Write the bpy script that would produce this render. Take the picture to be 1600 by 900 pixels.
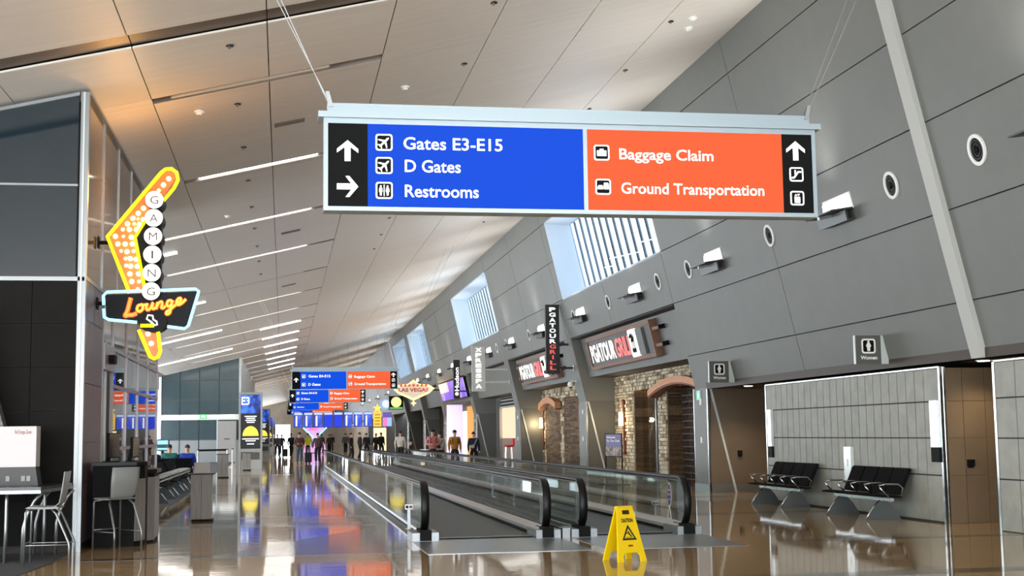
import bpy, math, random
from mathutils import Matrix, Vector
random.seed(7)
for _o in list(bpy.data.objects):
    bpy.data.objects.remove(_o)
S = bpy.context.scene
COL = S.collection

# ------------------------------------------------------------------ camera, world, exposure
EYE = 1.6
cam_d = bpy.data.cameras.new('camera')
cam_d.sensor_width = 36.0
cam_d.lens = 2100.0 / 1600.0 * 36.0
cam_d.clip_start = 0.1
cam_d.clip_end = 1000
cam = bpy.data.objects.new('camera', cam_d)
COL.objects.link(cam)
S.camera = cam
yd = Vector((442.0 - 800.0, 2100.0, -(682.0 - 450.0))).normalized()
zd = Vector((1, 0, 0.0135)).cross(yd).normalized()
xd = yd.cross(zd)
Rm = Matrix((xd, yd, zd))                    # camera (right, forward, up) -> world
r_, f_, u_ = Rm.col[0], Rm.col[1], Rm.col[2]
cam.matrix_world = Matrix(((r_[0], u_[0], -f_[0], 0), (r_[1], u_[1], -f_[1], 0), (r_[2], u_[2], -f_[2], EYE), (0, 0, 0, 1)))

S.view_settings.view_transform = 'Standard'
S.view_settings.look = 'None'
S.view_settings.exposure = 0.0
S.view_settings.gamma = 1.0
S.view_settings.use_curve_mapping = False

WORLD_STRENGTH = 11.0
w = bpy.data.worlds.new('daylight')
S.world = w
w.use_nodes = True
bg = w.node_tree.nodes['Background']
bg.inputs[0].default_value = (0.86, 0.93, 1.0, 1)
bg.inputs[1].default_value = WORLD_STRENGTH


# ------------------------------------------------------------------ materials
def lin(c):
    return tuple((v / 12.92 if v <= 0.04045 else ((v + 0.055) / 1.055) ** 2.4) for v in c)


def hx(s):
    return lin(tuple(int(s[i:i + 2], 16) / 255.0 for i in (0, 2, 4)))


MATS = {}


def mat(name, col, rough=0.5, metal=0.0, var=0.0, scale=6.0, bump=0.0, emit=None, es=1.0, spec=0.5, stretch=None, col2=None):
    """procedural principled material; var mixes towards col2 (or a darker tone) with noise"""
    if name in MATS:
        return MATS[name]
    m = bpy.data.materials.new(name)
    m.use_nodes = True
    nt = m.node_tree
    b = nt.nodes['Principled BSDF']
    c = hx(col) if isinstance(col, str) else col
    b.inputs['Base Color'].default_value = (*c, 1)
    b.inputs['Roughness'].default_value = rough
    b.inputs['Metallic'].default_value = metal
    b.inputs['Specular IOR Level'].default_value = spec
    if var > 0 or bump > 0:
        tc = nt.nodes.new('ShaderNodeTexCoord')
        mp = nt.nodes.new('ShaderNodeMapping')
        nt.links.new(tc.outputs['Object'], mp.inputs[0])
        if stretch:
            mp.inputs['Scale'].default_value = stretch
        nz = nt.nodes.new('ShaderNodeTexNoise')
        nz.inputs['Scale'].default_value = scale
        nz.inputs['Detail'].default_value = 5
        nt.links.new(mp.outputs[0], nz.inputs['Vector'])
        if var > 0:
            mx = nt.nodes.new('ShaderNodeMix')
            mx.data_type = 'RGBA'
            c2 = hx(col2) if isinstance(col2, str) else tuple(v * (1 - var) for v in c)
            mx.inputs['A'].default_value = (*c, 1)
            mx.inputs['B'].default_value = (*c2, 1)
            rp = nt.nodes.new('ShaderNodeValToRGB')
            rp.color_ramp.elements[0].position = 0.35
            rp.color_ramp.elements[1].position = 0.65
            nt.links.new(nz.outputs['Fac'], rp.inputs[0])
            nt.links.new(rp.outputs[0], mx.inputs['Factor'])
            nt.links.new(mx.outputs['Result'], b.inputs['Base Color'])
        if bump > 0:
            bp = nt.nodes.new('ShaderNodeBump')
            bp.inputs['Strength'].default_value = bump
            bp.inputs['Distance'].default_value = 0.02
            nt.links.new(nz.outputs['Fac'], bp.inputs['Height'])
            nt.links.new(bp.outputs[0], b.inputs['Normal'])
    if emit is not None:
        e = hx(emit) if isinstance(emit, str) else emit
        b.inputs['Emission Color'].default_value = (*e, 1)
        b.inputs['Emission Strength'].default_value = es
    MATS[name] = m
    return m


def glass(name, tint=(0.86, 0.93, 0.91), refl=1.0, rough=0.01, ior=1.5, base=None):
    if name in MATS:
        return MATS[name]
    m = bpy.data.materials.new(name)
    m.use_nodes = True
    nt = m.node_tree
    nt.nodes.clear()
    out = nt.nodes.new('ShaderNodeOutputMaterial')
    mx = nt.nodes.new('ShaderNodeMixShader')
    tr = nt.nodes.new('ShaderNodeBsdfTransparent')
    gl = nt.nodes.new('ShaderNodeBsdfGlossy')
    fr = nt.nodes.new('ShaderNodeFresnel')
    geo = nt.nodes.new('ShaderNodeNewGeometry')     # same reflectance on both faces of a pane
    sel = nt.nodes.new('ShaderNodeMix')
    sel.inputs['A'].default_value = ior
    sel.inputs['B'].default_value = 1.0 / ior
    nt.links.new(geo.outputs['Backfacing'], sel.inputs['Factor'])
    nt.links.new(sel.outputs['Result'], fr.inputs[0])
    tr.inputs[0].default_value = (*tint, 1)
    gl.inputs['Roughness'].default_value = rough
    gl.inputs['Color'].default_value = (refl, refl, refl, 1)
    nt.links.new(fr.outputs[0], mx.inputs[0])
    if base is not None:                       # faint body colour of tinted or dusty glass
        df = nt.nodes.new('ShaderNodeBsdfDiffuse')
        df.inputs[0].default_value = (*base[0], 1)
        m2 = nt.nodes.new('ShaderNodeMixShader')
        m2.inputs[0].default_value = base[1]
        nt.links.new(tr.outputs[0], m2.inputs[1])
        nt.links.new(df.outputs[0], m2.inputs[2])
        nt.links.new(m2.outputs[0], mx.inputs[1])
    else:
        nt.links.new(tr.outputs[0], mx.inputs[1])
    nt.links.new(gl.outputs[0], mx.inputs[2])
    nt.links.new(mx.outputs[0], out.inputs[0])
    MATS[name] = m
    return m


def glow(name, col, es=1.0, body='101010'):
    return mat(name, body, rough=0.5, emit=col, es=es)


def terrazzo():
    m = bpy.data.materials.new('terrazzo')
    m.use_nodes = True
    nt = m.node_tree
    b = nt.nodes['Principled BSDF']
    tc = nt.nodes.new('ShaderNodeTexCoord')
    n1 = nt.nodes.new('ShaderNodeTexNoise')
    n1.inputs['Scale'].default_value = 90
    n1.inputs['Detail'].default_value = 2
    n2 = nt.nodes.new('ShaderNodeTexNoise')
    n2.inputs['Scale'].default_value = 0.5
    n2.inputs['Detail'].default_value = 4
    mx = nt.nodes.new('ShaderNodeMix')
    mx.data_type = 'RGBA'
    mx.inputs['A'].default_value = (*hx('b5966c'), 1)
    mx.inputs['B'].default_value = (*hx('cbb18b'), 1)
    mx2 = nt.nodes.new('ShaderNodeMix')
    mx2.data_type = 'RGBA'
    mx2.inputs['B'].default_value = (*hx('9f8159'), 1)
    nt.links.new(tc.outputs['Object'], n1.inputs['Vector'])
    nt.links.new(tc.outputs['Object'], n2.inputs['Vector'])
    nt.links.new(n1.outputs['Fac'], mx.inputs['Factor'])
    nt.links.new(mx.outputs['Result'], mx2.inputs['A'])
    nt.links.new(n2.outputs['Fac'], mx2.inputs['Factor'])
    nt.links.new(mx2.outputs['Result'], b.inputs['Base Color'])
    b.inputs['Roughness'].default_value = 0.05
    b.inputs['Specular IOR Level'].default_value = 0.62
    n3 = nt.nodes.new('ShaderNodeTexNoise')
    n3.inputs['Scale'].default_value = 1.0
    n3.inputs['Detail'].default_value = 2
    mp3 = nt.nodes.new('ShaderNodeMapping')
    mp3.inputs['Scale'].default_value = (0.5, 2.2, 1)
    nt.links.new(tc.outputs['Object'], mp3.inputs[0])
    nt.links.new(mp3.outputs[0], n3.inputs['Vector'])
    bp = nt.nodes.new('ShaderNodeBump')
    bp.inputs['Strength'].default_value = 0.05
    bp.inputs['Distance'].default_value = 0.02
    nt.links.new(n3.outputs['Fac'], bp.inputs['Height'])
    nt.links.new(bp.outputs[0], b.inputs['Normal'])
    MATS['terrazzo'] = m
    return m


TERR = terrazzo()
BAND = mat('terrazzo_band', '5b5149', rough=0.09, var=0.25, scale=80, spec=0.6)
CARPET = mat('carpet', '3a3a3d', rough=0.95, var=0.35, scale=3, stretch=(1, 4, 1))
CEIL = mat('ceiling_panel', 'e2ddd6', rough=0.45, var=0.07, scale=1.2, stretch=(0.3, 4, 1), spec=0.4)
DARKGAP = mat('joint_shadow', '3a3532', rough=0.9)
BRONZE = mat('bronze_strip', '6e5f52', rough=0.4, metal=0.3)
WALLG = mat('grey_wall_panel', '71736f', rough=0.5, var=0.05, scale=2.0, spec=0.35)
WALLG2 = mat('grey_wall_dark', '5f605d', rough=0.6, var=0.06, scale=2.0)
CONC = mat('concrete_panel', '9a9b91', rough=0.55, var=0.16, scale=3.5, bump=0.08)
BROWNW = mat('taupe_wall', '6f6050', rough=0.45, var=0.08, scale=3)
CHROME = mat('brushed_aluminium', 'b9bcbb', rough=0.25, metal=1.0)
SATIN = mat('satin_steel', '8f9292', rough=0.38, metal=0.8)
STEELW = mat('pale_metal', 'c9cfd0', rough=0.4, metal=0.2)
BLACK = mat('black_rubber', '080809', rough=0.45, spec=.3)
BLACKM = mat('black_matte', '0b0b0b', rough=0.7, spec=.2)
WHITE = mat('white_paint', 'eceeea', rough=0.5)
REVEAL = mat('white_reveal', 'c8d2dc', rough=0.6)
WGLOW = glow('white_print_backlit', 'f6f6f4', 1.0, 'e8e8e8')
WPRINT = mat('white_print', 'ecebe6', rough=0.6)
BALGLASS = glass('balustrade_glass', (0.91, 0.95, 0.94), 0.95, 0.005, 1.5, ((0.40, 0.47, 0.45), 0.05))
SIDEGLASS = glass('shopfront_glass', (0.55, 0.58, 0.60), 0.9, 0.005, 1.9, ((0.5, 0.5, 0.5), 0.10))
UPGLASS = mat('bronze_glass', '6d655b', rough=0.06, spec=0.9)
TEALGLASS = mat('dark_teal_glass', '1f2d34', rough=0.04, spec=0.7)
FACGLASS = mat('slate_glass_panel', '44565a', rough=0.12, var=0.12, scale=1.5, spec=0.6)
TILE = mat('black_stone_tile', '15120f', rough=0.6, spec=.12, var=0.2, scale=5)
WOOD = mat('rosewood_panel', '5d4744', rough=0.4, var=0.35, scale=4, stretch=(6, 6, 0.4))
GREYWOOD = mat('grey_laminate', '8d8882', rough=0.5, var=0.2, scale=5, stretch=(8, 8, 0.5))


# ------------------------------------------------------------------ geometry helpers
class MB:
    def __init__(self):
        self.v, self.f = [], []

    def add(self, vs, fs):
        n = len(self.v)
        self.v += [tuple(p) for p in vs]
        self.f += [tuple(i + n for i in q) for q in fs]
        return self

    def box(self, x0, x1, y0, y1, z0, z1):
        return self.add([(x0, y0, z0), (x1, y0, z0), (x1, y1, z0), (x0, y1, z0), (x0, y0, z1), (x1, y0, z1), (x1, y1, z1), (x0, y1, z1)],
                        [(0, 3, 2, 1), (4, 5, 6, 7), (0, 1, 5, 4), (1, 2, 6, 5), (2, 3, 7, 6), (3, 0, 4, 7)])

    def hexa(self, lo, hi):
        """lo, hi: 4 points each (same winding)"""
        return self.add(list(lo) + list(hi), [(0, 3, 2, 1), (4, 5, 6, 7), (0, 1, 5, 4), (1, 2, 6, 5), (2, 3, 7, 6), (3, 0, 4, 7)])

    def prism(self, poly, axis, a, b):
        """extrude 2-D polygon: axis 'y' -> (x,z), 'x' -> (y,z), 'z' -> (x,y)"""
        def P(p, t):
            return {'y': (p[0], t, p[1]), 'x': (t, p[0], p[1]), 'z': (p[0], p[1], t)}[axis]
        n = len(poly)
        vs = [P(p, a) for p in poly] + [P(p, b) for p in poly]
        fs = [tuple(range(n))[::-1], tuple(range(n, 2 * n))] + [(i, (i + 1) % n, n + (i + 1) % n, n + i) for i in range(n)]
        return self.add(vs, fs)

    def ring(self, outer, inner, axis, a, b):
        def P(p, t):
            return {'y': (p[0], t, p[1]), 'x': (t, p[0], p[1]), 'z': (p[0], p[1], t)}[axis]
        n = len(outer)
        vs = [P(p, a) for p in outer] + [P(p, a) for p in inner] + [P(p, b) for p in outer] + [P(p, b) for p in inner]
        fs = []
        for i in range(n):
            j = (i + 1) % n
            fs += [(i, j, n + j, n + i), (2 * n + i, 3 * n + i, 3 * n + j, 2 * n + j), (i, 2 * n + i, 2 * n + j, j), (n + i, n + j, 3 * n + j, 3 * n + i)]
        return self.add(vs, fs)

    def tube(self, path, r, n=8, closed=False):
        pts = [Vector(p) for p in path]
        rs = r if isinstance(r, (list, tuple)) else [r] * len(pts)
        m = len(pts)
        vs, fs = [], []
        up0 = None
        for i, p in enumerate(pts):
            if closed:
                d = pts[(i + 1) % m] - pts[i - 1]
            else:
                d = pts[min(i + 1, m - 1)] - pts[max(i - 1, 0)]
            d.normalize()
            ref = up0 if up0 is not None else (Vector((0, 0, 1)) if abs(d.z) < 0.9 else Vector((0, 1, 0)))
            a = d.cross(ref)
            if a.length < 1e-5:
                a = d.cross(Vector((1, 0.3, 0.2)))
            a.normalize()
            b = a.cross(d)
            up0 = b
            for k in range(n):
                t = 2 * math.pi * k / n
                vs.append(p + (a * math.cos(t) + b * math.sin(t)) * rs[i])
        for i in range(m if closed else m - 1):
            j = (i + 1) % m
            for k in range(n):
                l = (k + 1) % n
                fs.append((i * n + k, i * n + l, j * n + l, j * n + k))
        if not closed:
            fs += [tuple(range(n))[::-1], tuple(range((m - 1) * n, m * n))]
        return self.add(vs, fs)

    def cyl(self, p0, p1, r, n=16, r1=None):
        return self.tube([p0, p1], [r, r if r1 is None else r1], n)

    def ell(self, c, r, nu=12, nv=8, lo=-90, hi=90):
        vs, fs = [], []
        for i in range(nv + 1):
            t = math.radians(lo + (hi - lo) * i / nv)
            for k in range(nu):
                a = 2 * math.pi * k / nu
                vs.append((c[0] + r[0] * math.cos(t) * math.cos(a), c[1] + r[1] * math.cos(t) * math.sin(a), c[2] + r[2] * math.sin(t)))
        for i in range(nv):
            for k in range(nu):
                l = (k + 1) % nu
                fs.append((i * nu + k, i * nu + l, (i + 1) * nu + l, (i + 1) * nu + k))
        return self.add(vs, fs)

    def mesh(self, name, m, smooth=False):
        me = bpy.data.meshes.new(name)
        me.from_pydata(self.v, [], self.f)
        me.update()
        if m:
            me.materials.append(m)
        if smooth:
            me.polygons.foreach_set('use_smooth', [True] * len(me.polygons))
        return me

    def build(self, name, m, parent=None, smooth=False, loc=None):
        return put(self.mesh(name, m, smooth), name, parent, loc)


def put(me, name, parent=None, loc=None, rz=0.0):
    o = bpy.data.objects.new(name, me)
    COL.objects.link(o)
    o.parent = parent
    if loc is not None:
        o.location = loc
    if rz:
        o.rotation_euler = (0, 0, rz)
    return o


def tag(o, label, cat, group=None, kind=None):
    o['label'] = label
    if cat:
        o['category'] = cat
    if group:
        o['group'] = group
    if kind:
        o['kind'] = kind
    return o


def thing(name, label, cat, loc=(0, 0, 0), rz=0.0, group=None):
    o = bpy.data.objects.new(name, None)
    COL.objects.link(o)
    o.location = loc
    o.rotation_euler = (0, 0, rz)
    o.empty_display_size = 0.1
    return tag(o, label, cat, group)


def struct(name, mb, m, label=None):
    o = mb.build(name, m)
    o['kind'] = 'structure'
    if label:
        o['label'] = label
    return o


def copy_tree(o, parent=None):
    c = o.copy()
    COL.objects.link(c)
    c.parent = parent
    for ch in list(o.children):
        copy_tree(ch, c)
    return c


def light(name, kind, loc, energy, color=(1, 1, 1), size=0.1, rot=(0, 0, 0), spot=None, parent=None, blend=0.6, size_y=None):
    d = bpy.data.lights.new(name, kind)
    d.energy = energy
    d.color = color
    if kind == 'AREA':
        d.size = size
        if size_y:
            d.shape = 'RECTANGLE'
            d.size_y = size_y
    else:
        d.shadow_soft_size = size
    if kind == 'SPOT':
        d.spot_size = math.radians(spot)
        d.spot_blend = blend
    o = bpy.data.objects.new(name, d)
    COL.objects.link(o)
    o.location = loc
    o.rotation_euler = rot
    o.parent = parent
    return o


def text_mesh(s, x0, x1, z0, z1, m, name='lettering', parent=None, y=0.0, depth=0.006, bold=0.0, shear=0.0, spacing=1.0):
    """upright lettering facing -y, fitted to the box x0..x1, z0..z1 (z0 baseline, z1 cap height)"""
    cu = bpy.data.curves.new('t', 'FONT')
    cu.body = s
    cu.size = 1.0
    cu.extrude = 0.0
    cu.offset = bold
    cu.shear = shear
    cu.space_character = spacing
    cu.resolution_u = 3
    to = bpy.data.objects.new('t', cu)
    me0 = bpy.data.meshes.new_from_object(to)
    vs = [v.co.copy() for v in me0.vertices]
    fs = [tuple(p.vertices) for p in me0.polygons]
    bpy.data.objects.remove(to)
    bpy.data.curves.remove(cu)
    bpy.data.meshes.remove(me0)
    xa, xb = min(v.x for v in vs), max(v.x for v in vs)
    cap = 0.73
    sx = (x1 - x0) / (xb - xa)
    sz = (z1 - z0) / cap
    pts = [(x0 + (v.x - xa) * sx, y - depth, z0 + v.y * sz) for v in vs]
    mb = MB().add(pts, fs)
    return mb.build(name, m, parent)


def rrect(cx, cz, w, h, r, n=4):
    pts = []
    for (sx, sz, a0) in ((1, 1, 0), (-1, 1, 90), (-1, -1, 180), (1, -1, 270)):
        for k in range(n + 1):
            a = math.radians(a0 + 90 * k / n)
            pts.append((cx + sx * (w / 2 - r) + r * math.cos(a), cz + sz * (h / 2 - r) + r * math.sin(a)))
    return pts


def circ(cx, cz, r, n=24, rz=None):
    rz = r if rz is None else rz
    return [(cx + r * math.cos(2 * math.pi * k / n), cz + rz * math.sin(2 * math.pi * k / n)) for k in range(n)]


# ------------------------------------------------------------------ measures of the hall (metres)
CEIL_KINK, CEIL_KZ = 1.6, 7.87


def ceil_z(x):
    return CEIL_KZ + (x - CEIL_KINK) * (0.2355 if x < CEIL_KINK else 0.2766)


WX, WZ, WS = 10.95, 2.69, -0.2354        # the leaning wall: x = WX + WS * (z - WZ)


def wall_x(z, off=0.0):
    return WX + WS * (z - WZ) + off


def wall_root(name, label, cat, Y, z, off=0.0, group=None):
    """Empty on the leaning wall: local x runs towards the viewer (-Y), local z up the slope, local y into the wall"""
    o = thing(name, label, cat, group=group)
    t = Vector((WS, 0, 1)).normalized()
    xx = Vector((0, -1, 0))
    yy = t.cross(xx)
    o.matrix_world = Matrix(((xx[0], yy[0], t[0], wall_x(z, off)), (xx[1], yy[1], t[1], Y), (xx[2], yy[2], t[2], z), (0, 0, 0, 1)))
    return o


LX = -2.87                               # plane of the lounge's corridor side
YEND = 235.0

# ================================================================== FLOOR
FL = struct('floor', MB().box(-14.2, 16, -14, YEND, -0.2, 0.0), TERR, 'polished brown terrazzo concourse floor')
for (x0, x1, y0, y1) in ((-2.8, 1.6, 18.62, 18.92), (-2.8, 1.9, 24.6, 25.5), (-2.8, 1.9, 27.1, 27.75), (-2.8, 1.9, 38.4, 39.3), (-2.8, 1.9, 46.0, 46.9),
                         (-2.8, 1.9, 57.0, 58.2), (7.2, 10.9, 18.62, 18.92), (7.2, 10.9, 25.1, 25.7), (7.2, 10.9, 31.6, 32.2), (2.6, 10.9, 14.1, 14.5)):
    MB().box(x0, x1, y0, y1, -0.01, 0.0015).build('terrazzo_band', BAND, FL)
MB().prism([(-0.95, 18.92), (1.55, 18.92), (1.55, 24.0)], 'z', -0.01, 0.0012).build('terrazzo_band', BAND, FL)
CP = struct('floor_carpet', MB().prism([(-14, 33.2), (-2.6, 33.2), (-2.6, 36.5), (-3.0, 62), (-3.0, 89.9), (-14, 89.9)], 'z', -0.01, 0.006), CARPET, 'dark grey carpet of the gate seating area')
CP2 = struct('floor_carpet', MB().prism([(-9, 15.5), (-3.22, 15.5), (-2.95, 18.6), (-2.98, 20.2), (-9, 20.2)], 'z', -0.01, 0.006), CARPET, 'dark carpet under the high table')

# ================================================================== CEILING
STRIP0, STRIPP = 21.9, 7.05
XJ = [CEIL_KINK + 1.85 * j for j in range(-8, 5)]          # joints running along the hall
XJ[-1] = 9.24


def slab_pts(x0, x1, y0, y1, dz):
    return [(x0, y0, ceil_z(x0) + dz), (x1, y0, ceil_z(x1) + dz), (x1, y1, ceil_z(x1) + dz), (x0, y1, ceil_z(x0) + dz)]


cmb = MB()
for a, b in ((XJ[0], CEIL_KINK), (CEIL_KINK, 10.3)):
    cmb.hexa(slab_pts(a, b, -14, YEND, 0.24), slab_pts(a, b, -14, YEND, 0.6))
CE = struct('ceiling', cmb, DARKGAP, 'sloped ceiling of wide pale panels')
_pc = {}


def cpanel(j, y0, y1, name='ceiling_panel', m=None, dz=0.0, th=0.03, gap=0.008):
    m = m or CEIL
    x0, x1 = XJ[j], XJ[j + 1]
    key = (round(x1 - x0, 3), x0 >= CEIL_KINK - 1e-3, round(y1 - y0, 3), name, dz, m.name)
    if key not in _pc:
        s = (ceil_z(x1) - ceil_z(x0)) / (x1 - x0)
        W, L = x1 - x0, y1 - y0
        lo = [(gap, gap, s * gap + dz), (W - gap, gap, s * (W - gap) + dz), (W - gap, L - gap, s * (W - gap) + dz), (gap, L - gap, s * gap + dz)]
        _pc[key] = MB().hexa(lo, [(p[0], p[1], p[2] + th) for p in lo]).mesh(name, m)
    return put(_pc[key], name, CE, (x0, y0, ceil_z(x0)))


rows = []
k = -5
while STRIP0 + STRIPP * k < 150:
    rows.append((STRIP0 + STRIPP * k, STRIP0 + STRIPP * (k + 1)))
    k += 1
HW = 0.16
for (a, b) in rows:
    far = a > 105
    for j in range(len(XJ) - 1):
        if a > 32 and XJ[j] < -9:
            continue
        if a < 18.25 < b:                                   # the row with the bronze strip across the hall
            cpanel(j, a + HW, 18.25)
            cpanel(j, 18.25, 18.85, 'bronze_strip', BRONZE, 0.05)
            cpanel(j, 18.85, b - HW)
        elif not far:
            cpanel(j, a + HW, b - HW)
    if far:
        for (x0, x1) in ((XJ[0], CEIL_KINK), (CEIL_KINK, 9.24)):
            MB().hexa(slab_pts(x0, x1, a + HW, b - HW, 0), slab_pts(x0, x1, a + HW, b - HW, 0.05)).build('ceiling_panel', CEIL, CE)
fmb = MB()
for (x0, x1) in ((XJ[0], CEIL_KINK), (CEIL_KINK, 9.24)):
    fmb.hexa(slab_pts(x0, x1, rows[-1][1], YEND, 0), slab_pts(x0, x1, rows[-1][1], YEND, 0.05))
fmb.build('ceiling_end', CEIL, CE)

LENS = glow('lamp_lens', (1.0, 0.95, 0.89), 16.0, 'ffffff')
LENS_OFF = mat('lamp_lens_off', 'd8d2c4', rough=0.3)
POCKET = mat('pocket_grey', '8b837b', rough=0.6)


def strip_light(x0, x1, y, on, label, drop=0.07, wd=0.055):
    t = thing('ceiling_light', label, 'ceiling light', (x0, y, ceil_z(x0)), 0, 'linear lights set in the ceiling')
    s = (ceil_z(x1) - ceil_z(x0)) / (x1 - x0)
    L = x1 - x0

    def bar(ya, yb, za, zb):
        lo = [(0, ya, za), (L, ya, za + s * L), (L, yb, za + s * L), (0, yb, za)]
        return MB().hexa(lo, [(p[0], p[1], p[2] + zb - za) for p in lo])
    bar(-wd - 0.03, wd + 0.03, drop + 0.045, drop + 0.10).build('housing', STEELW, t)
    bar(-wd, wd, drop, drop + 0.045).build('lens', LENS if on else LENS_OFF, t)
    MB().box(-0.02, 0.0, -wd - 0.03, wd + 0.03, drop - 0.005, drop + 0.1).build('end_cap', SATIN, t)
    MB().box(L, L + 0.02, -wd - 0.03, wd + 0.03, drop - 0.005 + s * L, drop + 0.1 + s * L).build('end_cap', SATIN, t)
    return t


ordn = ['nearest', 'second', 'third', 'fourth', 'fifth', 'sixth', 'seventh', 'eighth', 'ninth', 'tenth', 'eleventh', 'twelfth', 'thirteenth', 'fourteenth', 'fifteenth', 'sixteenth', 'seventeenth', 'eighteenth', 'nineteenth', 'twentieth', 'last']
n_in = 0
for i, (a, b) in enumerate(rows):
    y = a
    pk = (6, 8) if y < 33 else (4, 8)
    for j in range(len(XJ) - 1):
        if y > 32 and XJ[j] < -9:
            continue
        if pk[0] <= j < pk[1] and y > -8:
            continue
        cpanel(j, y - HW, y + HW, 'filler_panel', gap=0.004)
    if y < -8:
        continue
    x0, x1 = XJ[pk[0]], XJ[pk[1]]
    for (ya, yb) in ((y - HW, y - HW + 0.012), (y + HW - 0.012, y + HW)):
        MB().hexa(slab_pts(x0, x1, ya, yb, 0.0), slab_pts(x0, x1, ya, yb, 0.2)).build('pocket_side', POCKET, CE)
    MB().hexa(slab_pts(x0, x1, y - HW, y + HW, 0.19), slab_pts(x0, x1, y - HW, y + HW, 0.22)).build('pocket_top', POCKET, CE)
    if y < 16:
        strip_light(-1.8, .72, y, True, 'lit ceiling light nearer than the bronze strip, %s' % {14: 'closest to it', 7: 'second from it', 0: 'third from it', -6: 'fourth from it'}[int(y)])
    else:
        xa = -1.8 if y < 33 else (-3.6 if y < 60 else -5.5)
        on = not (y < 25 or 49 < y < 51)
        dr = .025 if on else .0
        strip_light(xa, 0.72, y, on, ('unlit linear ceiling light in the slot nearest the bronze strip' if y < 25 else
                    '%s %s linear ceiling light counted from the bronze strip' % (ordn[n_in], 'lit' if on else 'unlit')), drop=dr)
        n_in += 1
for q, y in enumerate((38.5, 52.6, 66.6, 80.7)):
    strip_light(-7.2, -2.95, y, True, 'short lit ceiling light at the low left side, %s from the lounge sign' % ordn[q], drop=-0.045)
for q, y in enumerate((70.1, 77.2, 84.2, 91.3, 98.3, 105.4, 112.4)):
    strip_light(-1.2, 0.9, y + 1.6, True, 'far lit ceiling light above the display totems, %s of the row' % ordn[q], drop=-0.045)

# small ceiling fittings
HOLE = mat('fitting_black', '17130f', rough=0.6)
n = 0
for (x, y0, cnt) in ((-0.8, 19.6, 9), (3.22, 20.2, 9), (7.32, 24.3, 8)):
    for q in range(cnt):
        y = y0 + 3.52 * q
        t = thing('ceiling_sprinkler', '%s small dark sprinkler of the ceiling row %s' % (ordn[q], {-0.8: 'over the lit strips', 3.22: 'along the middle of the hall', 7.32: 'near the leaning grey wall'}[x]),
                  'sprinkler', (x, y, ceil_z(x)), 0, 'sprinklers in the ceiling')
        MB().cyl((0, 0, 0.0), (0, 0, -0.012), 0.065, 14).build('escutcheon', HOLE, t)
        MB().cyl((0, 0, -0.012), (0, 0, -0.05), 0.02, 8).build('head', SATIN, t)
for q, (x, y) in enumerate(((-1.44, 23.1), (2.2, 24.4), (7.96, 25.2), (7.8, 24.4), (-1.4, 34.2), (2.3, 35.5))):
    t = thing('smoke_detector', ['white smoke detector left of the hanging blue sign', 'white smoke detector above the hanging blue sign', 'nearer white detector of the pair beside the grey wall',
              'farther white detector of the pair beside the grey wall', 'white smoke detector between the lit strips', 'white smoke detector under the hanging blue sign'][q], 'smoke detector', (x, y, ceil_z(x)), 0, 'smoke detectors on the ceiling')
    MB().cyl((0, 0, 0.0), (0, 0, -0.03), 0.09, 16).build('base_plate', WHITE, t)
    MB().cyl((0, 0, -0.03), (0, 0, -0.07), 0.06, 16, 0.045).build('sensor_cap', WHITE, t)
for q, (x, y) in enumerate(((0.1, 25.3), (0.2, 39.3), (3.9, 39.0), (0.2, 53.4))):
    t = thing('air_vent', ['slotted ceiling vent above the arrow end of the hanging sign', 'slotted ceiling vent under the arrow end of the hanging sign', 'slotted ceiling vent under the middle of the hanging sign', 'slotted ceiling vent far along the hall'][q], 'air vent', (x, y, ceil_z(x) - 0.004), 0, 'slotted vents in the ceiling')
    sl = 0.2355 if x < 1.6 else 0.2766
    def vb(xa, xb, ya, yb, d0, d1):
        lo = [(xa, ya, xa * sl + d0), (xb, ya, xb * sl + d0), (xb, yb, xb * sl + d0), (xa, yb, xa * sl + d0)]
        return MB().hexa(lo, [(p[0], p[1], p[2] + d1) for p in lo])
    vb(-0.28, 0.28, -0.16, 0.16, -0.012, 0.012).build('frame', mat('vent_grey', '8a8178', rough=0.6), t)
    for z in range(4):
        vb(-0.24, 0.24, -0.13 + 0.07 * z, -0.10 + 0.07 * z, -0.02, 0.008).build('slat', mat('vent_slat', '6e665f', rough=0.6), t)

# ================================================================== RIGHT: LEANING WALL
WR = struct('wall_right', MB().hexa([(wall_x(2.69, .25), -14, 2.69), (wall_x(2.69, .05), -14, 2.69), (wall_x(2.69, .05), 34.95, 2.69), (wall_x(2.69, .25), 34.95, 2.69)],
                                    [(wall_x(10.1, .25), -14, 10.1), (wall_x(10.1, .05), -14, 10.1), (wall_x(10.1, .05), 34.95, 10.1), (wall_x(10.1, .25), 34.95, 10.1)]), DARKGAP,
            'leaning grey wall of large flush panels')


def wpanel(Y0, Y1, z0, z1, off=0.0, th=0.04, gap=0.011, m=None, name='wall_panel', parent=None):
    a, b, c, d = Y0 + gap, Y1 - gap, z0 + gap, z1 - gap
    lo = [(wall_x(c, off), a, c), (wall_x(c, off), b, c), (wall_x(d, off), b, d), (wall_x(d, off), a, d)]
    return MB().hexa(lo, [(p[0] + th, p[1], p[2]) for p in lo]).build(name, m or WALLG, parent or WR)


def wback(Y0, Y1, z0, z1, off=0.05, th=0.2):
    return wpanel(Y0, Y1, z0, z1, off, th, 0.0, DARKGAP, 'wall_backing')


ZR = [2.69, 3.6, 5.03, 6.44, 7.86, 9.25, 10.02]
JA = [-14, -9.4, -2.1, 5.2, 12.5, 19.8, 27.1, 34.95]
for a, b in zip(JA[:-1], JA[1:]):
    for c, d in zip(ZR[:-1], ZR[1:]):
        wpanel(a, b, c, d)
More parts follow.
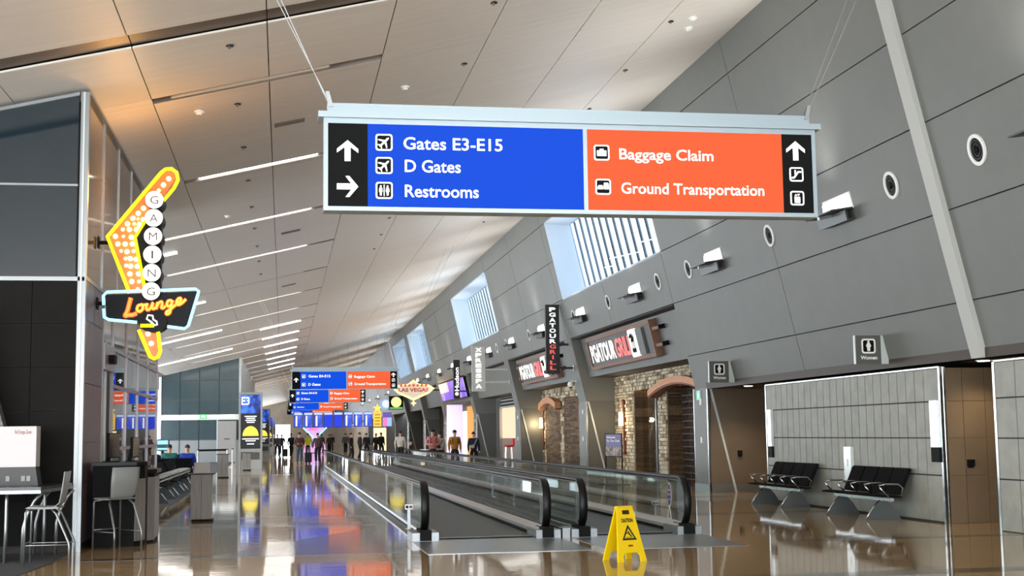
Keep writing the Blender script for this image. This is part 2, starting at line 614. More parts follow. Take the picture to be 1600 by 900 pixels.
# strut on the wall
st = []
MB().hexa([(wall_x(2.69, -.09), 19.62, 2.69), (wall_x(2.69, 0), 19.62, 2.69), (wall_x(2.69, 0), 19.98, 2.69), (wall_x(2.69, -.09), 19.98, 2.69)],
          [(wall_x(9.95, -.09), 19.62, 9.95), (wall_x(9.95, 0), 19.62, 9.95), (wall_x(9.95, 0), 19.98, 9.95), (wall_x(9.95, -.09), 19.98, 9.95)]).build('pale_strut', mat('strut_paint', 'b4b6b0', rough=0.5), WR)

FIN = [33.85, 48.15, 62.2, 76.55, 91.2, 104.8, 119.0]
FW = 1.2
WIN_BAYS = {0: (34.95, 47.9), 2: (63.0, 75.9), 4: (91.0, 103.6), 5: (106.3, 117.4)}
BAYS = [(FIN[i] + FW, FIN[i + 1]) for i in range(len(FIN) - 1)]
for kb in range(len(BAYS)):
    y0, y1 = (34.95 if kb == 0 else FIN[kb] + 0.6), FIN[kb + 1] + 0.6
    ym = (y0 + y1) / 2
    for c, d in zip(ZR[2:-1], ZR[3:]):
        wb = WIN_BAYS.get(kb)
        if wb and 6.4 < c < 9.2:
            if wb[0] - y0 > 0.2:
                wpanel(y0, wb[0], c, d); wback(y0, wb[0], c, d)
            wpanel(wb[1], y1, c, d); wback(wb[1], y1, c, d)
        else:
            wpanel(y0, ym, c, d); wpanel(ym, y1, c, d); wback(y0, y1, c, d)
    # recessed fascia over the shop opening
    b0, b1 = BAYS[kb]
    wpanel(b0, b1, 3.6, 5.03, 0.35, 0.12, 0.0, WALLG, 'fascia_panel')
    wpanel(b0, b1, 4.98, 5.03, 0.0, 0.4, 0.0, DARKGAP, 'fascia_painted_shadow')  # dark strip painted in for the shadow at the recess head
# far part of the wall, too far away to tell its panels apart
MB().hexa([(wall_x(0, .2), FIN[-1] + FW, 3.6), (wall_x(3.6, 0), FIN[-1] + FW, 3.6), (wall_x(3.6, 0), YEND, 3.6), (wall_x(0, .2), YEND, 3.6)],
          [(wall_x(10.1, .4), FIN[-1] + FW, 10.1), (wall_x(10.1, 0), FIN[-1] + FW, 10.1), (wall_x(10.1, 0), YEND, 10.1), (wall_x(10.1, .4), YEND, 10.1)]).build('far_wall', WALLG, WR)

# windows: deep white reveals, glass, upright louvre fins outside
FINM = mat('louvre_fin', (.17, .25, .32), rough=0.6)
WPANE = glass('window_glass', (0.48, 0.53, 0.57), 0.5, 0.01, 1.35)
for q, (kb, (ya, yb)) in enumerate(WIN_BAYS.items()):
    z0, z1 = 6.45, 9.24

    def W(off, y, z):
        return (wall_x(z, off), y, z)
    root = struct('window_%d' % (q + 1), MB().hexa([W(0.0, yb - .02, z0), W(1.0, yb - .02, z0), W(1.0, yb + .05, z0), W(0.0, yb + .05, z0)],
                  [W(0.0, yb - .02, z1), W(1.0, yb - .02, z1), W(1.0, yb + .05, z1), W(0.0, yb + .05, z1)]), REVEAL, 'deep clerestory window with white reveals in the leaning wall')
    MB().hexa([W(0.0, ya - .05, z0), W(1.0, ya - .05, z0), W(1.0, ya + .02, z0), W(0.0, ya + .02, z0)], [W(0.0, ya - .05, z1), W(1.0, ya - .05, z1), W(1.0, ya + .02, z1), W(0.0, ya + .02, z1)]).build('jamb', REVEAL, root)
    for (za, zb, nm) in ((z0 - .05, z0 + .02, 'sill'), (z1 - .02, z1 + .05, 'head')):
        MB().hexa([W(0.0, ya, za), W(1.0, ya, za), W(1.0, yb, za), W(0.0, yb, za)], [W(0.0, ya, zb), W(1.0, ya, zb), W(1.0, yb, zb), W(0.0, yb, zb)]).build(nm, REVEAL, root)
    npan = 4
    for i in range(npan):
        a, b = ya + (yb - ya) * i / npan, ya + (yb - ya) * (i + 1) / npan
        MB().hexa([W(.93, a + .03, z0), W(.95, a + .03, z0), W(.95, b - .03, z0), W(.93, b - .03, z0)], [W(.93, a + .03, z1), W(.95, a + .03, z1), W(.95, b - .03, z1), W(.93, b - .03, z1)]).build('pane', WPANE, root)
    nf = 15
    for i in range(nf):
        y = ya + (yb - ya) * (i + 0.5) / nf
        MB().hexa([W(1.02, y - .08, z0), W(1.07, y - .08, z0), W(1.07, y + .08, z0), W(1.02, y + .08, z0)], [W(1.02, y - .08, z1), W(1.07, y - .08, z1), W(1.07, y + .08, z1), W(1.02, y + .08, z1)]).build('louvre_fin', FINM, root)

# ------------------------------------------------------------------ ground storey of the right side
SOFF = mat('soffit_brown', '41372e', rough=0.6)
WB = struct('wall_right_bench', MB().box(10.99, 13.6, 21.27, 29.58, 0, 2.60), BROWNW, 'concrete panel wall behind the black benches')
zc = [0.0, 0.795, 1.425, 2.045, 2.61]
ysl = [21.25, 21.84] + [21.84 + (28.97 - 21.84) * i / 21 for i in range(1, 21)] + [28.97, 29.6]
for r in range(1, 4):
    for a, b in zip(ysl[:-1], ysl[1:]):
        MB().box(10.95, 10.99, a + .012, b - .012, zc[r] + .012, zc[r + 1] - .012).build('concrete_board', CONC, WB)
for a, b in zip([21.25, 21.84, 23.9, 26.0, 28.97], [21.84, 23.9, 26.0, 28.97, 29.6]):
    MB().box(10.95, 10.99, a + .012, b - .012, .03, zc[1] - .012).build('concrete_panel', CONC, WB)
MB().box(10.975, 10.99, 21.28, 29.56, 0, 2.6).build('joint_backing', DARKGAP, WB)
MB().box(10.935, 11.0, 21.25, 29.6, 2.61, 2.635).build('metal_edge', CHROME, WB)
MB().box(10.935, 10.99, 29.56, 29.62, 0, 2.62).build('metal_edge', CHROME, WB)
MB().box(10.935, 10.99, 21.22, 21.28, 0, 2.62).build('metal_edge', CHROME, WB)
MB().box(10.95, 10.98, 21.12, 21.15, 0, 2.62).build('metal_edge', CHROME, WB)
TAUPE2 = mat('taupe_panel', '7a6750', rough=0.4, var=0.10, scale=2.5)
for xa, xb in ((10.99, 11.35), (11.35, 11.75), (11.75, 12.6), (12.6, 13.6)):
    for a, b in zip(zc[:-1], zc[1:]):
        MB().box(xa + .004, xb - .004, 21.24, 21.27, a + .004, b - .004).build('taupe_panel', TAUPE2, WB)
WN = struct('wall_right_near', MB().box(10.975, 13.6, -14, 19.46, 0, 2.60), DARKGAP, 'concrete panel wall at the right edge')
yn = [19.48, 18.87, 17.0, 14.9, 12.8, 10.7]
for a, b in zip(yn[1:], yn[:-1]):
    for c, d in zip(zc[:-1], zc[1:]):
        MB().box(10.95, 10.99, a + .012, b - .012, c + .012, d - .012).build('concrete_panel', CONC, WN)
MB().box(10.935, 11.0, 19.44, 19.5, 0, 2.63).build('metal_edge', CHROME, WN)
MB().box(10.935, 11.0, 10.7, 19.5, 2.61, 2.635).build('metal_edge', CHROME, WN)
struct('wall_right_back', MB().box(13.6, 13.8, -14, 34, 0, 2.75), BROWNW, 'taupe back wall of the restroom passages')
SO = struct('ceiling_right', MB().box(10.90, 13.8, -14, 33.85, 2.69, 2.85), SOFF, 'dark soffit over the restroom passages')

STONEM = [mat('pale_stone_%d' % i, c, rough=0.85, var=0.3, scale=9, bump=0.5) for i, c in enumerate(('cdbfa2', 'b3a284', 'ddd1b8', '917f64'))]
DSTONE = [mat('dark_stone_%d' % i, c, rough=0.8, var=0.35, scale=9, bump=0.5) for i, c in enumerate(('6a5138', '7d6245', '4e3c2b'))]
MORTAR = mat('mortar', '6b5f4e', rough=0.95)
for i, y0 in enumerate(FIN):
    y1 = y0 + FW
    xb = 13.7 if i == 0 else 12.1
    poly = [(10.95, 0), (xb, 0), (xb, 3.6 if i else 2.69)] + ([(12.1, 3.6)] if i == 0 else []) + [(wall_x(3.6, .47), 3.6), (wall_x(5.03, .47), 5.03), (wall_x(5.03), 5.03), (10.95, 2.69)]
    if i == 0:
        poly = [(10.95, 0), (xb, 0), (xb, 2.69), (12.1, 2.69), (12.1, 3.6), (wall_x(3.6, .47), 3.6), (wall_x(5.03, .3), 5.03), (wall_x(5.03, .06), 5.03), (11.01, 2.69)]
    fin = struct('wall_fin_%d' % (i + 1), MB().prism(poly, 'y', y0, y1), BROWNW if i == 0 else WALLG2, 'grey wall fin standing between two shop bays')
    if i:
        MB().prism([(wall_x(2.75), 2.75), (12.08, 2.75), (12.08, 3.6), (wall_x(3.6, .45), 3.6), (wall_x(5.0, .45), 5.0), (wall_x(5.0), 5.0)], 'y', y0 - .012, y0).build('upper_cheek', WALLG, fin)
        wpanel(y0, y1, 2.72, 5.03, -0.012, 0.02, 0.0, WALLG, 'fin_face', fin)
    else:
        MB().box(10.93, 13.5, y0 - .02, y0, 0, 0.22).build('steel_skirting', SATIN, fin)
    MB().box(10.93, 10.955, y0 + .05, y1 - .05, 0.0, 2.72).build('column_face', WALLG, fin)
    MB().box(10.915, 10.97, y0 - .02, y0 + .06, 0, 2.72).build('metal_edge', CHROME, fin)
    MB().box(10.915, 10.97, y1 - .05, y1 + .01, 0, 2.72).build('metal_edge', CHROME, fin)
    if i == 0:
        MB().box(10.90, 10.93, y0 - .03, y1 + .02, 0, 0.22).build('steel_skirting', SATIN, fin)
    MB().prism([(10.97, 2.72), (11.03, 2.72), (11.66, 0.0), (11.60, 0.0)], 'y', y0 - .035, y0 - .005).build('slanted_trim', STEELW, fin)
    for z in (2.28, 1.28):
        MB().box(10.90, 10.93, y0 + .5, y0 + .62, z, z + .16).build('switch_plate', WHITE, fin)
for i, (a, b) in enumerate(BAYS):
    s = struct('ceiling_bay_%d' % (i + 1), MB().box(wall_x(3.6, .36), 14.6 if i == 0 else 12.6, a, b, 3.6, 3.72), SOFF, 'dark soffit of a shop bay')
# bays beyond the last fin
for i, y0 in enumerate((133, 147, 161, 176)):
    struct('wall_fin_%d' % (i + 8), MB().prism([(10.95, 0), (12.1, 0), (12.1, 3.6), (wall_x(3.6), 3.6), (10.95, 2.69)], 'y', y0, y0 + 1.2), WALLG2, 'far grey wall fin')
struct('wall_right_far', MB().box(12.1, 12.3, 119, YEND, 0, 3.7), mat('far_shop_wall', 'c9b9a4', rough=0.7, var=0.4, scale=0.6), 'shop fronts far along the right side')


# ------------------------------------------------------------------ stone shopfront bays
def stones(y0, y1, z0, z1, holes, mats, x=12.05, rh=0.125, lens=(0.18, 0.42), seed=1):
    rnd = random.Random(seed)
    out = []
    z = z0
    while z < z1 - 0.03:
        h = min(rh * rnd.uniform(0.75, 1.2), z1 - z)
        y = y0 - rnd.uniform(0, 0.3)
        while y < y1:
            L = rnd.uniform(*lens)
            a, b = max(y, y0), min(y + L, y1)
            y += L
            if b - a < 0.05:
                continue
            segs = [(a, b)]
            for (ha, hb, hc, hd) in holes:
                if z + h * 0.5 < hc or z + h * 0.5 > hd:
                    continue
                ns = []
                for (p, q) in segs:
                    if q <= ha or p >= hb:
                        ns.append((p, q))
                    else:
                        if p < ha:
                            ns.append((p, ha))
                        if q > hb:
                            ns.append((hb, q))
                segs = ns
            for (p, q) in segs:
                if q - p > 0.04:
                    out.append((p, q, z, z + h, rnd.uniform(0.02, 0.075), rnd.randrange(len(mats))))
        z += h
    return out


def stone_mb(mb, s, x):
    p, q, z, zz, pr, _ = s
    c = 0.012
    lo = [(x, p + .004, z + .004), (x, q - .004, z + .004), (x, q - .004, zz - .004), (x, p + .004, zz - .004)]
    hi = [(x - pr, p + c, z + c), (x - pr, q - c, z + c), (x - pr, q - c, zz - c), (x - pr, p + c, zz - c)]
    return mb.hexa(lo, hi)


HOLES0 = [(42.35, 45.55, 0, 3.08), (36.2, 41.45, 0, 3.02)]
SW = struct('wall_stone', MB().box(12.05, 12.12, 35.0, 36.2, 0, 3.6).box(12.05, 12.12, 36.2, 41.45, 3.02, 3.6).box(12.05, 12.12, 41.45, 42.35, 0, 3.6).box(12.05, 12.12, 42.35, 45.55, 3.08, 3.6).box(12.05, 12.12, 45.55, 48.2, 0, 3.6), MORTAR,
            'rough pale stone wall of the nearer restaurant bay')
vis = stones(39.0, 48.15, 0.0, 3.6, HOLES0, STONEM, seed=3)
vis.sort(key=lambda s: -s[0] if s[2] < 0.5 else 0)
one = sorted(vis, key=lambda s: -(s[1] - s[0]) * (s[3] - s[2]) / s[0])[:295]
rest = [s for s in vis if s not in one] + stones(35.05, 39.0, 0, 3.6, HOLES0, STONEM, seed=4)
for s in one:
    stone_mb(MB(), s, 12.05).build('stone', STONEM[s[5]], SW)
rm = MB()
for s in rest:
    stone_mb(rm, s, 12.05)
o = rm.build('stone_rest', STONEM[0], SW)
o['kind'] = 'stuff'
# dark inner stone walls seen in the two openings
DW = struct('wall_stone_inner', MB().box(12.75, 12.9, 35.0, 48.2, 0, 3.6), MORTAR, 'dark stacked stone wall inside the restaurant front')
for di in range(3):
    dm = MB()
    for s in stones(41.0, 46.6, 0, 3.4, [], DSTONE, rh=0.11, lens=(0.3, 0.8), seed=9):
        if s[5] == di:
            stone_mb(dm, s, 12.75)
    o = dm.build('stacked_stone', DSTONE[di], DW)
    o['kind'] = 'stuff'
# far jamb faces of the openings, dark stone courses facing the viewer
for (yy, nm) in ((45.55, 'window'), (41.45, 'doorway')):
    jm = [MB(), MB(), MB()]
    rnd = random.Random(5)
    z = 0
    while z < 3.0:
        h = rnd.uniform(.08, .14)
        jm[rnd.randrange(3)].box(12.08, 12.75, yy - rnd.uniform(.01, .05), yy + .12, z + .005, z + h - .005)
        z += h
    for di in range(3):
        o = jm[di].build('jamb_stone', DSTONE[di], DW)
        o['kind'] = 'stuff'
gp = thing('shop_window', 'plate glass window set in the pale stone wall', 'window', (12.3, 43.95, 0))
MB().box(-.01, .01, -1.5, 1.5, 0.05, 3.05).build('pane', glass('clear_shop_glass', (.93, .95, .94), .6, .01, 1.3), gp)
MB().box(-.03, .03, -.35, -.28, 0.05, 3.05).build('mullion', SATIN, gp)
MB().box(-.03, .03, -1.55, 1.55, 0.0, 0.05).build('sill_rail', SATIN, gp)
# arched timber header over the doorway
TERRA = mat('terracotta_timber', 'cf9268', rough=0.6, var=0.2, scale=6, stretch=(1, 0.5, 4))
RUST = mat('rust_timber', '7a3d22', rough=0.6, var=0.3, scale=6)


def arch(yc, half, zs, rise, th, x0, x1, label):
    out, inn = [], []
    N = 14
    for k in range(N + 1):
        u = -1 + 2 * k / N
        zz = zs + rise * (1 - u * u)
        out.append((yc + u * half, zz + th))
        inn.append((yc + u * half, zz))
    t = thing('arched_header', label, 'arch', (0, 0, 0))
    MB().prism(out + inn[::-1], 'x', x0, x1).build('arched_beam', TERRA, t)
    soff = MB()
    for k in range(N):
        soff.hexa([(x0 + .03, inn[k][0], inn[k][1] - .05), (x1, inn[k][0], inn[k][1] - .05), (x1, inn[k + 1][0], inn[k + 1][1] - .05), (x0 + .03, inn[k + 1][0], inn[k + 1][1] - .05)],
                  [(x0 + .03, inn[k][0], inn[k][1] - .002), (x1, inn[k][0], inn[k][1] - .002), (x1, inn[k + 1][0], inn[k + 1][1] - .002), (x0 + .03, inn[k + 1][0], inn[k + 1][1] - .002)])
    soff.build('soffit_board', RUST, t)
    return t


arch(39.3, 2.95, 2.72, 0.34, 0.20, 11.62, 11.97, 'terracotta arched timber header over the nearer restaurant doorway')
# lattice screen in the doorway
LAT = mat('lattice_wood', '38271a', rough=0.6)
ls = thing('lattice_screen', 'dark wooden lattice screen inside the nearer restaurant doorway', 'screen', (12.45, 38.8, 0))
for i in range(24):
    MB().box(-.015, .015, -2.3 + .2 * i, -2.3 + .2 * i + .03, 0, 2.95).build('lattice_bar', LAT, ls)
for i in range(15):
    MB().box(-.02, .012, -2.3, 2.35, .1 + .2 * i, .13 + .2 * i).build('lattice_rail', LAT, ls)
for (lx, ly) in ((12.45, 44.0), (13.4, 39.5), (13.4, 37.0)):  # lamps added to brighten the dark restaurant openings
    t = thing('added_lamp', 'warm lamp added to brighten the restaurant, %s' % {44.0: 'behind the shop window', 39.5: 'behind the lattice screen', 37.0: 'deeper behind the lattice'}[ly], 'lamp', (lx, ly, 3.6))
    MB().cyl((0, 0, -.25), (0, 0, 0), .008, 6).build('cord', BLACKM, t)
    MB().ell((0, 0, -.33), (.09, .09, .09), 10, 8).build('globe', glow('added_lamp_glow', (1, .75, .42), 6, 'fff0d0'), t, True)
    light('added_lamp_light', 'POINT', (-.0, 0, -.5), 45, (1, .76, .48), .09, parent=t)
struct('wall_inner_back', MB().box(14.4, 14.6, 34.5, 49, 0, 3.6), mat('inner_brown', '6b4a30', rough=0.7, var=0.3, scale=2), 'brown inside wall of the restaurant')


def sconce(Y, z0, z1, label, x=11.96):
    t = thing('wall_sconce', label, 'wall lamp', (x, Y, z0), 0, 'timber sconces of the restaurant')
    h = z1 - z0
    MB().box(-.02, .09, -.09, .09, 0, h).build('backboard', RUST, t)
    MB().box(-.05, .0, -.10, .10, 0, .06).build('bottom_bracket', RUST, t)
    MB().box(-.05, .0, -.10, .10, h - .06, h).build('top_bracket', RUST, t)
    MB().cyl((-.1, 0, h * .52), (-.1, 0, h * .77), .085, 14, .07).build('glass_shade', glow('sconce_glow', (1.0, 0.78, 0.42), 4.5, 'fff0d0'), t, True)
    light('sconce_light', 'POINT', (-.35, 0, h * .62), 40, (1.0, .75, .42), .08, parent=t)
    return t


sconce(46.75, .82, 2.75, 'lit timber wall sconce on the nearer stone wall')

# second stone bay
HOLES1 = [(58.0, 61.5, 0, 2.75), (53.6, 57.4, 0, 3.15)]
SW2 = struct('wall_stone_far', MB().box(12.05, 12.12, 49.3, 62.2, 0, 3.6), MORTAR, 'rough pale stone wall of the farther restaurant bay')
for di in range(4):
    rm = MB()
    for s in stones(52.0, 62.2, 0, 3.6, HOLES1, STONEM, rh=.17, lens=(.3, .65), seed=12):
        if s[5] == di:
            stone_mb(rm, s, 12.05)
    o = rm.build('stone_courses', STONEM[di], SW2)
    o['kind'] = 'stuff'
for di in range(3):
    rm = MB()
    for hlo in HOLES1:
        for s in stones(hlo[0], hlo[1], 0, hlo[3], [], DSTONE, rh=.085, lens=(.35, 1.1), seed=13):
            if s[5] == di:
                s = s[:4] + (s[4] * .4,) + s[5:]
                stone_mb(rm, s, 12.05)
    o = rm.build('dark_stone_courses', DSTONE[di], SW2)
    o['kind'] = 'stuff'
arch(59.75, 1.95, 2.66, 0.28, 0.26, 11.7, 11.97, 'terracotta arched timber header on the farther stone wall')
sconce(61.85, .82, 2.75, 'lit timber wall sconce on the farther stone wall')

# ---- spa bay
SP = struct('wall_shop_spa', MB().box(12.05, 12.2, 63.4, 76.55, 0, 3.6), WALLG2, 'grey shopfront wall of the spa bay')
PEACH = mat('peach_wall', 'd9b08a', rough=0.7)
MB().box(12.0, 12.05, 66.0, 74.0, 1.35, 3.0).build('peach_panel', glow('peach_painted_light', (.80, .60, .42), .75, 'd9b08a'), SP)  # emission put into the panel colour in place of lamp light
MB().box(12.0, 12.05, 66.0, 74.0, 0, 1.35).build('lower_panel', mat('mauve_panel', '8c7468', rough=0.6), SP)
MB().box(11.85, 12.05, 74.0, 74.5, 0, 3.4).build('door_jamb', CHROME, SP)
for i in range(6):
    MB().box(11.93, 12.02, 66.0, 74.0, 3.03 + .09 * i, 3.07 + .09 * i).build('louvre_slat', BLACKM if i % 2 else STEELW, SP)
# ---- news shop bay: lavender and orange walls, emission in place of lamp light
HS = struct('wall_shop_news', MB().box(12.05, 12.2, 77.75, 91.2, 0, 3.6), WALLG2, 'shopfront wall of the news shop bay')
MB().box(10.97, 12.04, 91.1, 91.18, 0, 3.58).build('lavender_wall', glow('lavender_painted_light', (.72, .62, .85), .85, 'd8cdea'), HS)
MB().box(11.98, 12.04, 84.0, 88.4, 0, 3.4).build('orange_wall', glow('orange_painted_light', (.75, .36, .05), .8, 'c87820'), HS)
MB().box(11.9, 12.04, 88.5, 89.9, 0, 3.1).build('light_column', glow('lit_column', (1, .97, 1), 1.6, 'ffffff'), HS)
# ---- bays beyond
for (a, b, nm, c) in ((92.4, 104.8, 'wall_shop_red', '4a3a34'), (106.0, 119.0, 'wall_shop_far', '4d453d')):
    q = struct(nm, MB().box(12.05, 12.2, a, b, 0, 3.6), mat(nm, c, rough=0.7), 'dim shopfront wall in a far bay')
    MB().box(11.99, 12.05, a + 1.0, a + 2.2, 0, 2.7).build('shop_panel', mat('dark_red_panel', '6d1a15', rough=0.6), q)

# ================================================================== LEFT: LOUNGE BLOCK
LF = struct('wall_left_front', MB().box(-14, LX - .02, 20.36, 20.6, 0, 6.3), DARKGAP, 'dark end wall of the lounge block')
for i in range(5):
    for j in range(6):
        z1 = min(3.9, .10 + .635 * (j + 1))
        MB().box(-2.95 - .65 * (i + 1) + .004, -2.95 - .65 * i - .004, 20.30, 20.36, .10 + .635 * j + .004, z1 - .004).build('stone_tile', TILE, LF)
for i in range(3):
    xa, xb = -2.99 - 3.1 * (i + 1), -2.99 - 3.1 * i
    MB().box(xa + .01, xb - .01, 20.30, 20.36, 3.96, 5.31).build('glass_panel', TEALGLASS, LF)
    MB().prism([(xa + .01, 5.33), (xb - .01, 5.33), (xb - .01, ceil_z(xb) - .12), (xa + .01, max(5.4, ceil_z(xa) - .12))], 'y', 20.30, 20.36).build('glass_panel', TEALGLASS, LF)
    MB().box(xa, xb, 20.285, 20.30, 5.305, 5.335).build('glazing_bar', SATIN, LF)
    MB().hexa([(xa, 20.28, max(5.4, ceil_z(xa) - .12)), (xb, 20.28, ceil_z(xb) - .12), (xb, 20.36, ceil_z(xb) - .12), (xa, 20.36, max(5.4, ceil_z(xa) - .12))],
              [(xa, 20.28, max(5.4, ceil_z(xa) - .12) + .05), (xb, 20.28, ceil_z(xb) - .07), (xb, 20.36, ceil_z(xb) - .07), (xa, 20.36, max(5.4, ceil_z(xa) - .12) + .05)]).build('top_trim', SATIN, LF)
MB().box(-14, LX, 20.27, 20.36, 3.90, 3.96).build('transom', SATIN, LF)
MB().box(-2.965, LX + .02, 20.27, 20.38, 0, ceil_z(LX) - .1).build('corner_post', SATIN, LF)
MB().box(-2.93, -2.905, 20.255, 20.27, 0, ceil_z(LX) - .1).build('corner_bead', STEELW, LF)

LS = struct('wall_left_side', MB().box(LX - .25, LX - .06, 20.4, 22.4, 0, 6.6).box(LX - .25, LX - .06, 22.4, 32.25, 3.98, 6.6), DARKGAP, 'corridor side of the lounge block')
zw = [0.1, .98, 1.55, 2.42, 3.35, 3.93]
for a, b in zip(zw[:-1], zw[1:]):
    for c in range(4):
        MB().box(LX - .06, LX, 20.42 + .495 * c + .003, 20.42 + .495 * (c + 1) - .003, a + .004, b - .004).build('wood_panel', WOOD, LS)
MY = [23.85, 25.9, 27.95, 30.0, 32.2]
UY = [20.42, 22.3, 24.3, 26.3, 28.3, 30.25, 32.2]
zt = ceil_z(LX) - .12
for a, b in zip(UY[:-1], UY[1:]):
    MB().box(LX - .05, LX - .02, a + .03, b - .03, 4.0, zt).build('bronze_glass_panel', UPGLASS, LS)
    MB().box(LX - .06, LX + .0, b - .025, b + .025, 3.98, zt).build('mullion', SATIN, LS)
MB().box(LX - .06, LX + .03, 20.4, 32.25, zt, zt + .05).build('top_trim', SATIN, LS)
MB().box(LX - .06, LX + .01, 20.4, 32.25, 3.93, 3.99).build('transom', SATIN, LS)
zg = [.34, .86, 1.43, 2.50, 3.13, 3.94]
MULL = mat('mauve_mullion', '8d8587', rough=0.35, metal=0.6)
for y in MY:
    MB().box(LX - .05, LX + .005, y - .035, y + .035, 0, 3.94).build('mullion', MULL, LS)
for a, b in zip(MY[:-1], MY[1:]):
    for c, d in zip(zg[:-1], zg[1:]):
        pm = SIDEGLASS if c > .5 else mat('frosted_panel', 'bfcbc7', rough=0.3)
        MB().box(LX - .04, LX - .02, a + .05, b - .05, c + .03, d - .03).build('pane', pm, LS)
        MB().box(LX - .05, LX + .003, a + .035, b - .035, c - .03, c + .03).build('glazing_bar', MULL, LS)
    MB().box(LX - .06, LX, a + .05, b - .05, 0, .31).build('kick_panel', mat('pale_kick', 'b9bdbb', rough=0.35, metal=0.4), LS)
MB().box(LX - .06, LX + .01, 22.42, 22.52, 0, 3.94).build('mullion', MULL, LS)
MB().box(LX - .04, LX - .02, 22.52, 23.8, 3.17, 3.92).build('pane', SIDEGLASS, LS)
D1 = struct('door_1', MB().box(LX - .12, LX + .03, 22.5, 23.8, 2.72, 3.15), MULL, 'sliding glass door of the lounge with sensor')
MB().box(LX - .08, LX - .05, 22.6, 23.2, 0.02, 2.72).build('door_leaf', SIDEGLASS, D1)
MB().box(LX - .11, LX - .03, 22.52, 22.6, 0, 2.72).build('door_stile', STEELW, D1)
MB().box(LX - .11, LX - .03, 23.18, 23.26, 0, 2.72).build('door_stile', STEELW, D1)
MB().box(LX + .03, LX + .12, 23.0, 23.35, 2.84, 2.98).build('door_sensor', BLACKM, D1)
struct('wall_left_inner', MB().box(-9.2, -9.0, 20.6, 32.2, 0, 4.0), mat('lounge_inner', 'b09c90', rough=0.7, var=0.4, scale=0.8), 'inside back wall of the lounge')
struct('wall_left_end', MB().box(-14, LX - .02, 32.2, 32.35, 0, 5.9), WALLG2, 'end wall of the lounge block')
struct('ceiling_lounge', MB().box(-9.2, LX - .25, 20.6, 32.2, 3.96, 4.05), WHITE, 'white ceiling inside the lounge')

for q, y in enumerate((22.5, 25.5, 28.5, 31.0)):  # panels added to brighten the lounge behind its glazing
    t = thing('ceiling_light', 'flat lit panel added to brighten the lounge, %s from its door' % ordn[q].replace('nearest', 'first'), 'ceiling light', (-5.6, y, 3.96), 0, 'lit panels added to brighten the lounge')
    MB().box(-1.2, 1.2, -.3, .3, -.04, 0).build('housing', WHITE, t)
    MB().box(-1.15, 1.15, -.26, .26, -.05, -.04).build('lens', glow('lounge_added_glow', (1, .96, .9), 7, 'ffffff'), t)

# ================================================================== far gate facade on the left
GF = struct('wall_gate', MB().box(-7.9, -2.78, 90.05, 90.3, 0, 5.4).prism([(-7.9, 5.4), (-2.78, 5.4), (-2.78, ceil_z(-2.78) - .05), (-7.9, ceil_z(-7.9) - .05)], 'y', 90.05, 90.3), WALLG2, 'slate glass facade behind the gate seats')
gx = [-7.8, -6.59, -5.37, -4.1, -2.82]
for a, b in zip(gx[:-1], gx[1:]):
    for c, d in ((3.1, 4.04), (4.04, 5.32)):
        d0 = min(d, ceil_z(a) - .1)
        MB().box(a + .03, b - .03, 90.0, 90.05, c + .03, d0 - .03).build('glass_panel', FACGLASS, GF)
    if ceil_z(a) > 5.5:
        MB().prism([(a + .03, 5.35), (b - .03, 5.35), (b - .03, ceil_z(b) - .08), (a + .03, ceil_z(a) - .08)], 'y', 90.0, 90.05).build('glass_panel', FACGLASS, GF)
    MB().box(a + .03, b - .03, 90.0, 90.05, 1.5, 2.7).build('glass_panel', FACGLASS, GF)
    MB().box(a + .03, b - .03, 89.7, 90.05, 0, 1.42).build('counter_front', SATIN, GF)
MB().box(-7.8, -2.82, 89.9, 90.05, 2.74, 3.08).build('white_band', WHITE, GF)
for i in range(4):
    MB().box(-7.6 + 1.2 * i, -6.7 + 1.2 * i, 89.86, 89.9, 2.95, 3.05).build('band_light', glow('band_glow', (1, .98, .92), 2.0, 'ffffff'), GF)
MB().box(-2.85, -2.72, 89.95, 90.35, 0, ceil_z(-2.8) - .05).build('edge_post', STEELW, GF)
MB().box(-7.95, -7.78, 89.95, 90.35, 0, 5.55).build('edge_post', WHITE, GF)
D2 = struct('door_2', MB().box(-4.16, -2.99, 89.6, 89.72, 0, 2.65), mat('door_grey', 'a3a09b', rough=0.5), 'pale grey service door in the gate facade')
MB().box(-3.75, -3.4, 89.57, 89.6, 1.45, 1.53).build('door_plate', mat('plate_dark', '5a5855', rough=0.5), D2)
MB().box(-4.24, -4.16, 89.58, 89.74, 0, 2.73).build('door_frame', STEELW, D2)
struct('wall_left_return', MB().hexa([(-2.9, 90.3, 0), (-2.75, 90.3, 0), (-2.75, 136, 0), (-2.9, 136, 0)], [(-2.9, 90.3, ceil_z(-2.9)), (-2.75, 90.3, ceil_z(-2.75)), (-2.75, 136, ceil_z(-2.75)), (-2.9, 136, ceil_z(-2.9))]),
       mat('return_wall', 'b4b4b0', rough=0.5), 'pale wall running back from the gate facade')
# far end of the concourse: window on the left, shop wall on the right
EW = struct('wall_end', MB().box(1.2, 12.2, YEND - .5, YEND, 0, 10).box(-12, 1.2, YEND - .5, YEND, 3.6, 9), mat('end_wall', 'a39a90', rough=.7, var=.3, scale=.4), 'end wall of the concourse with a bright window')
for i in range(5):
    MB().box(-7.0 + 1.6 * i, -6.85 + 1.6 * i, YEND - .4, YEND - .2, 0, 3.6).build('mullion', SATIN, EW)
struct('wall_left_blocker', MB().box(-9, -8.8, 138, 230, 0, 2.6), WHITE, 'low pale wall added on the far left to cut bright reflections')  # unseen wall added to keep bright daylight out of the balustrade reflections

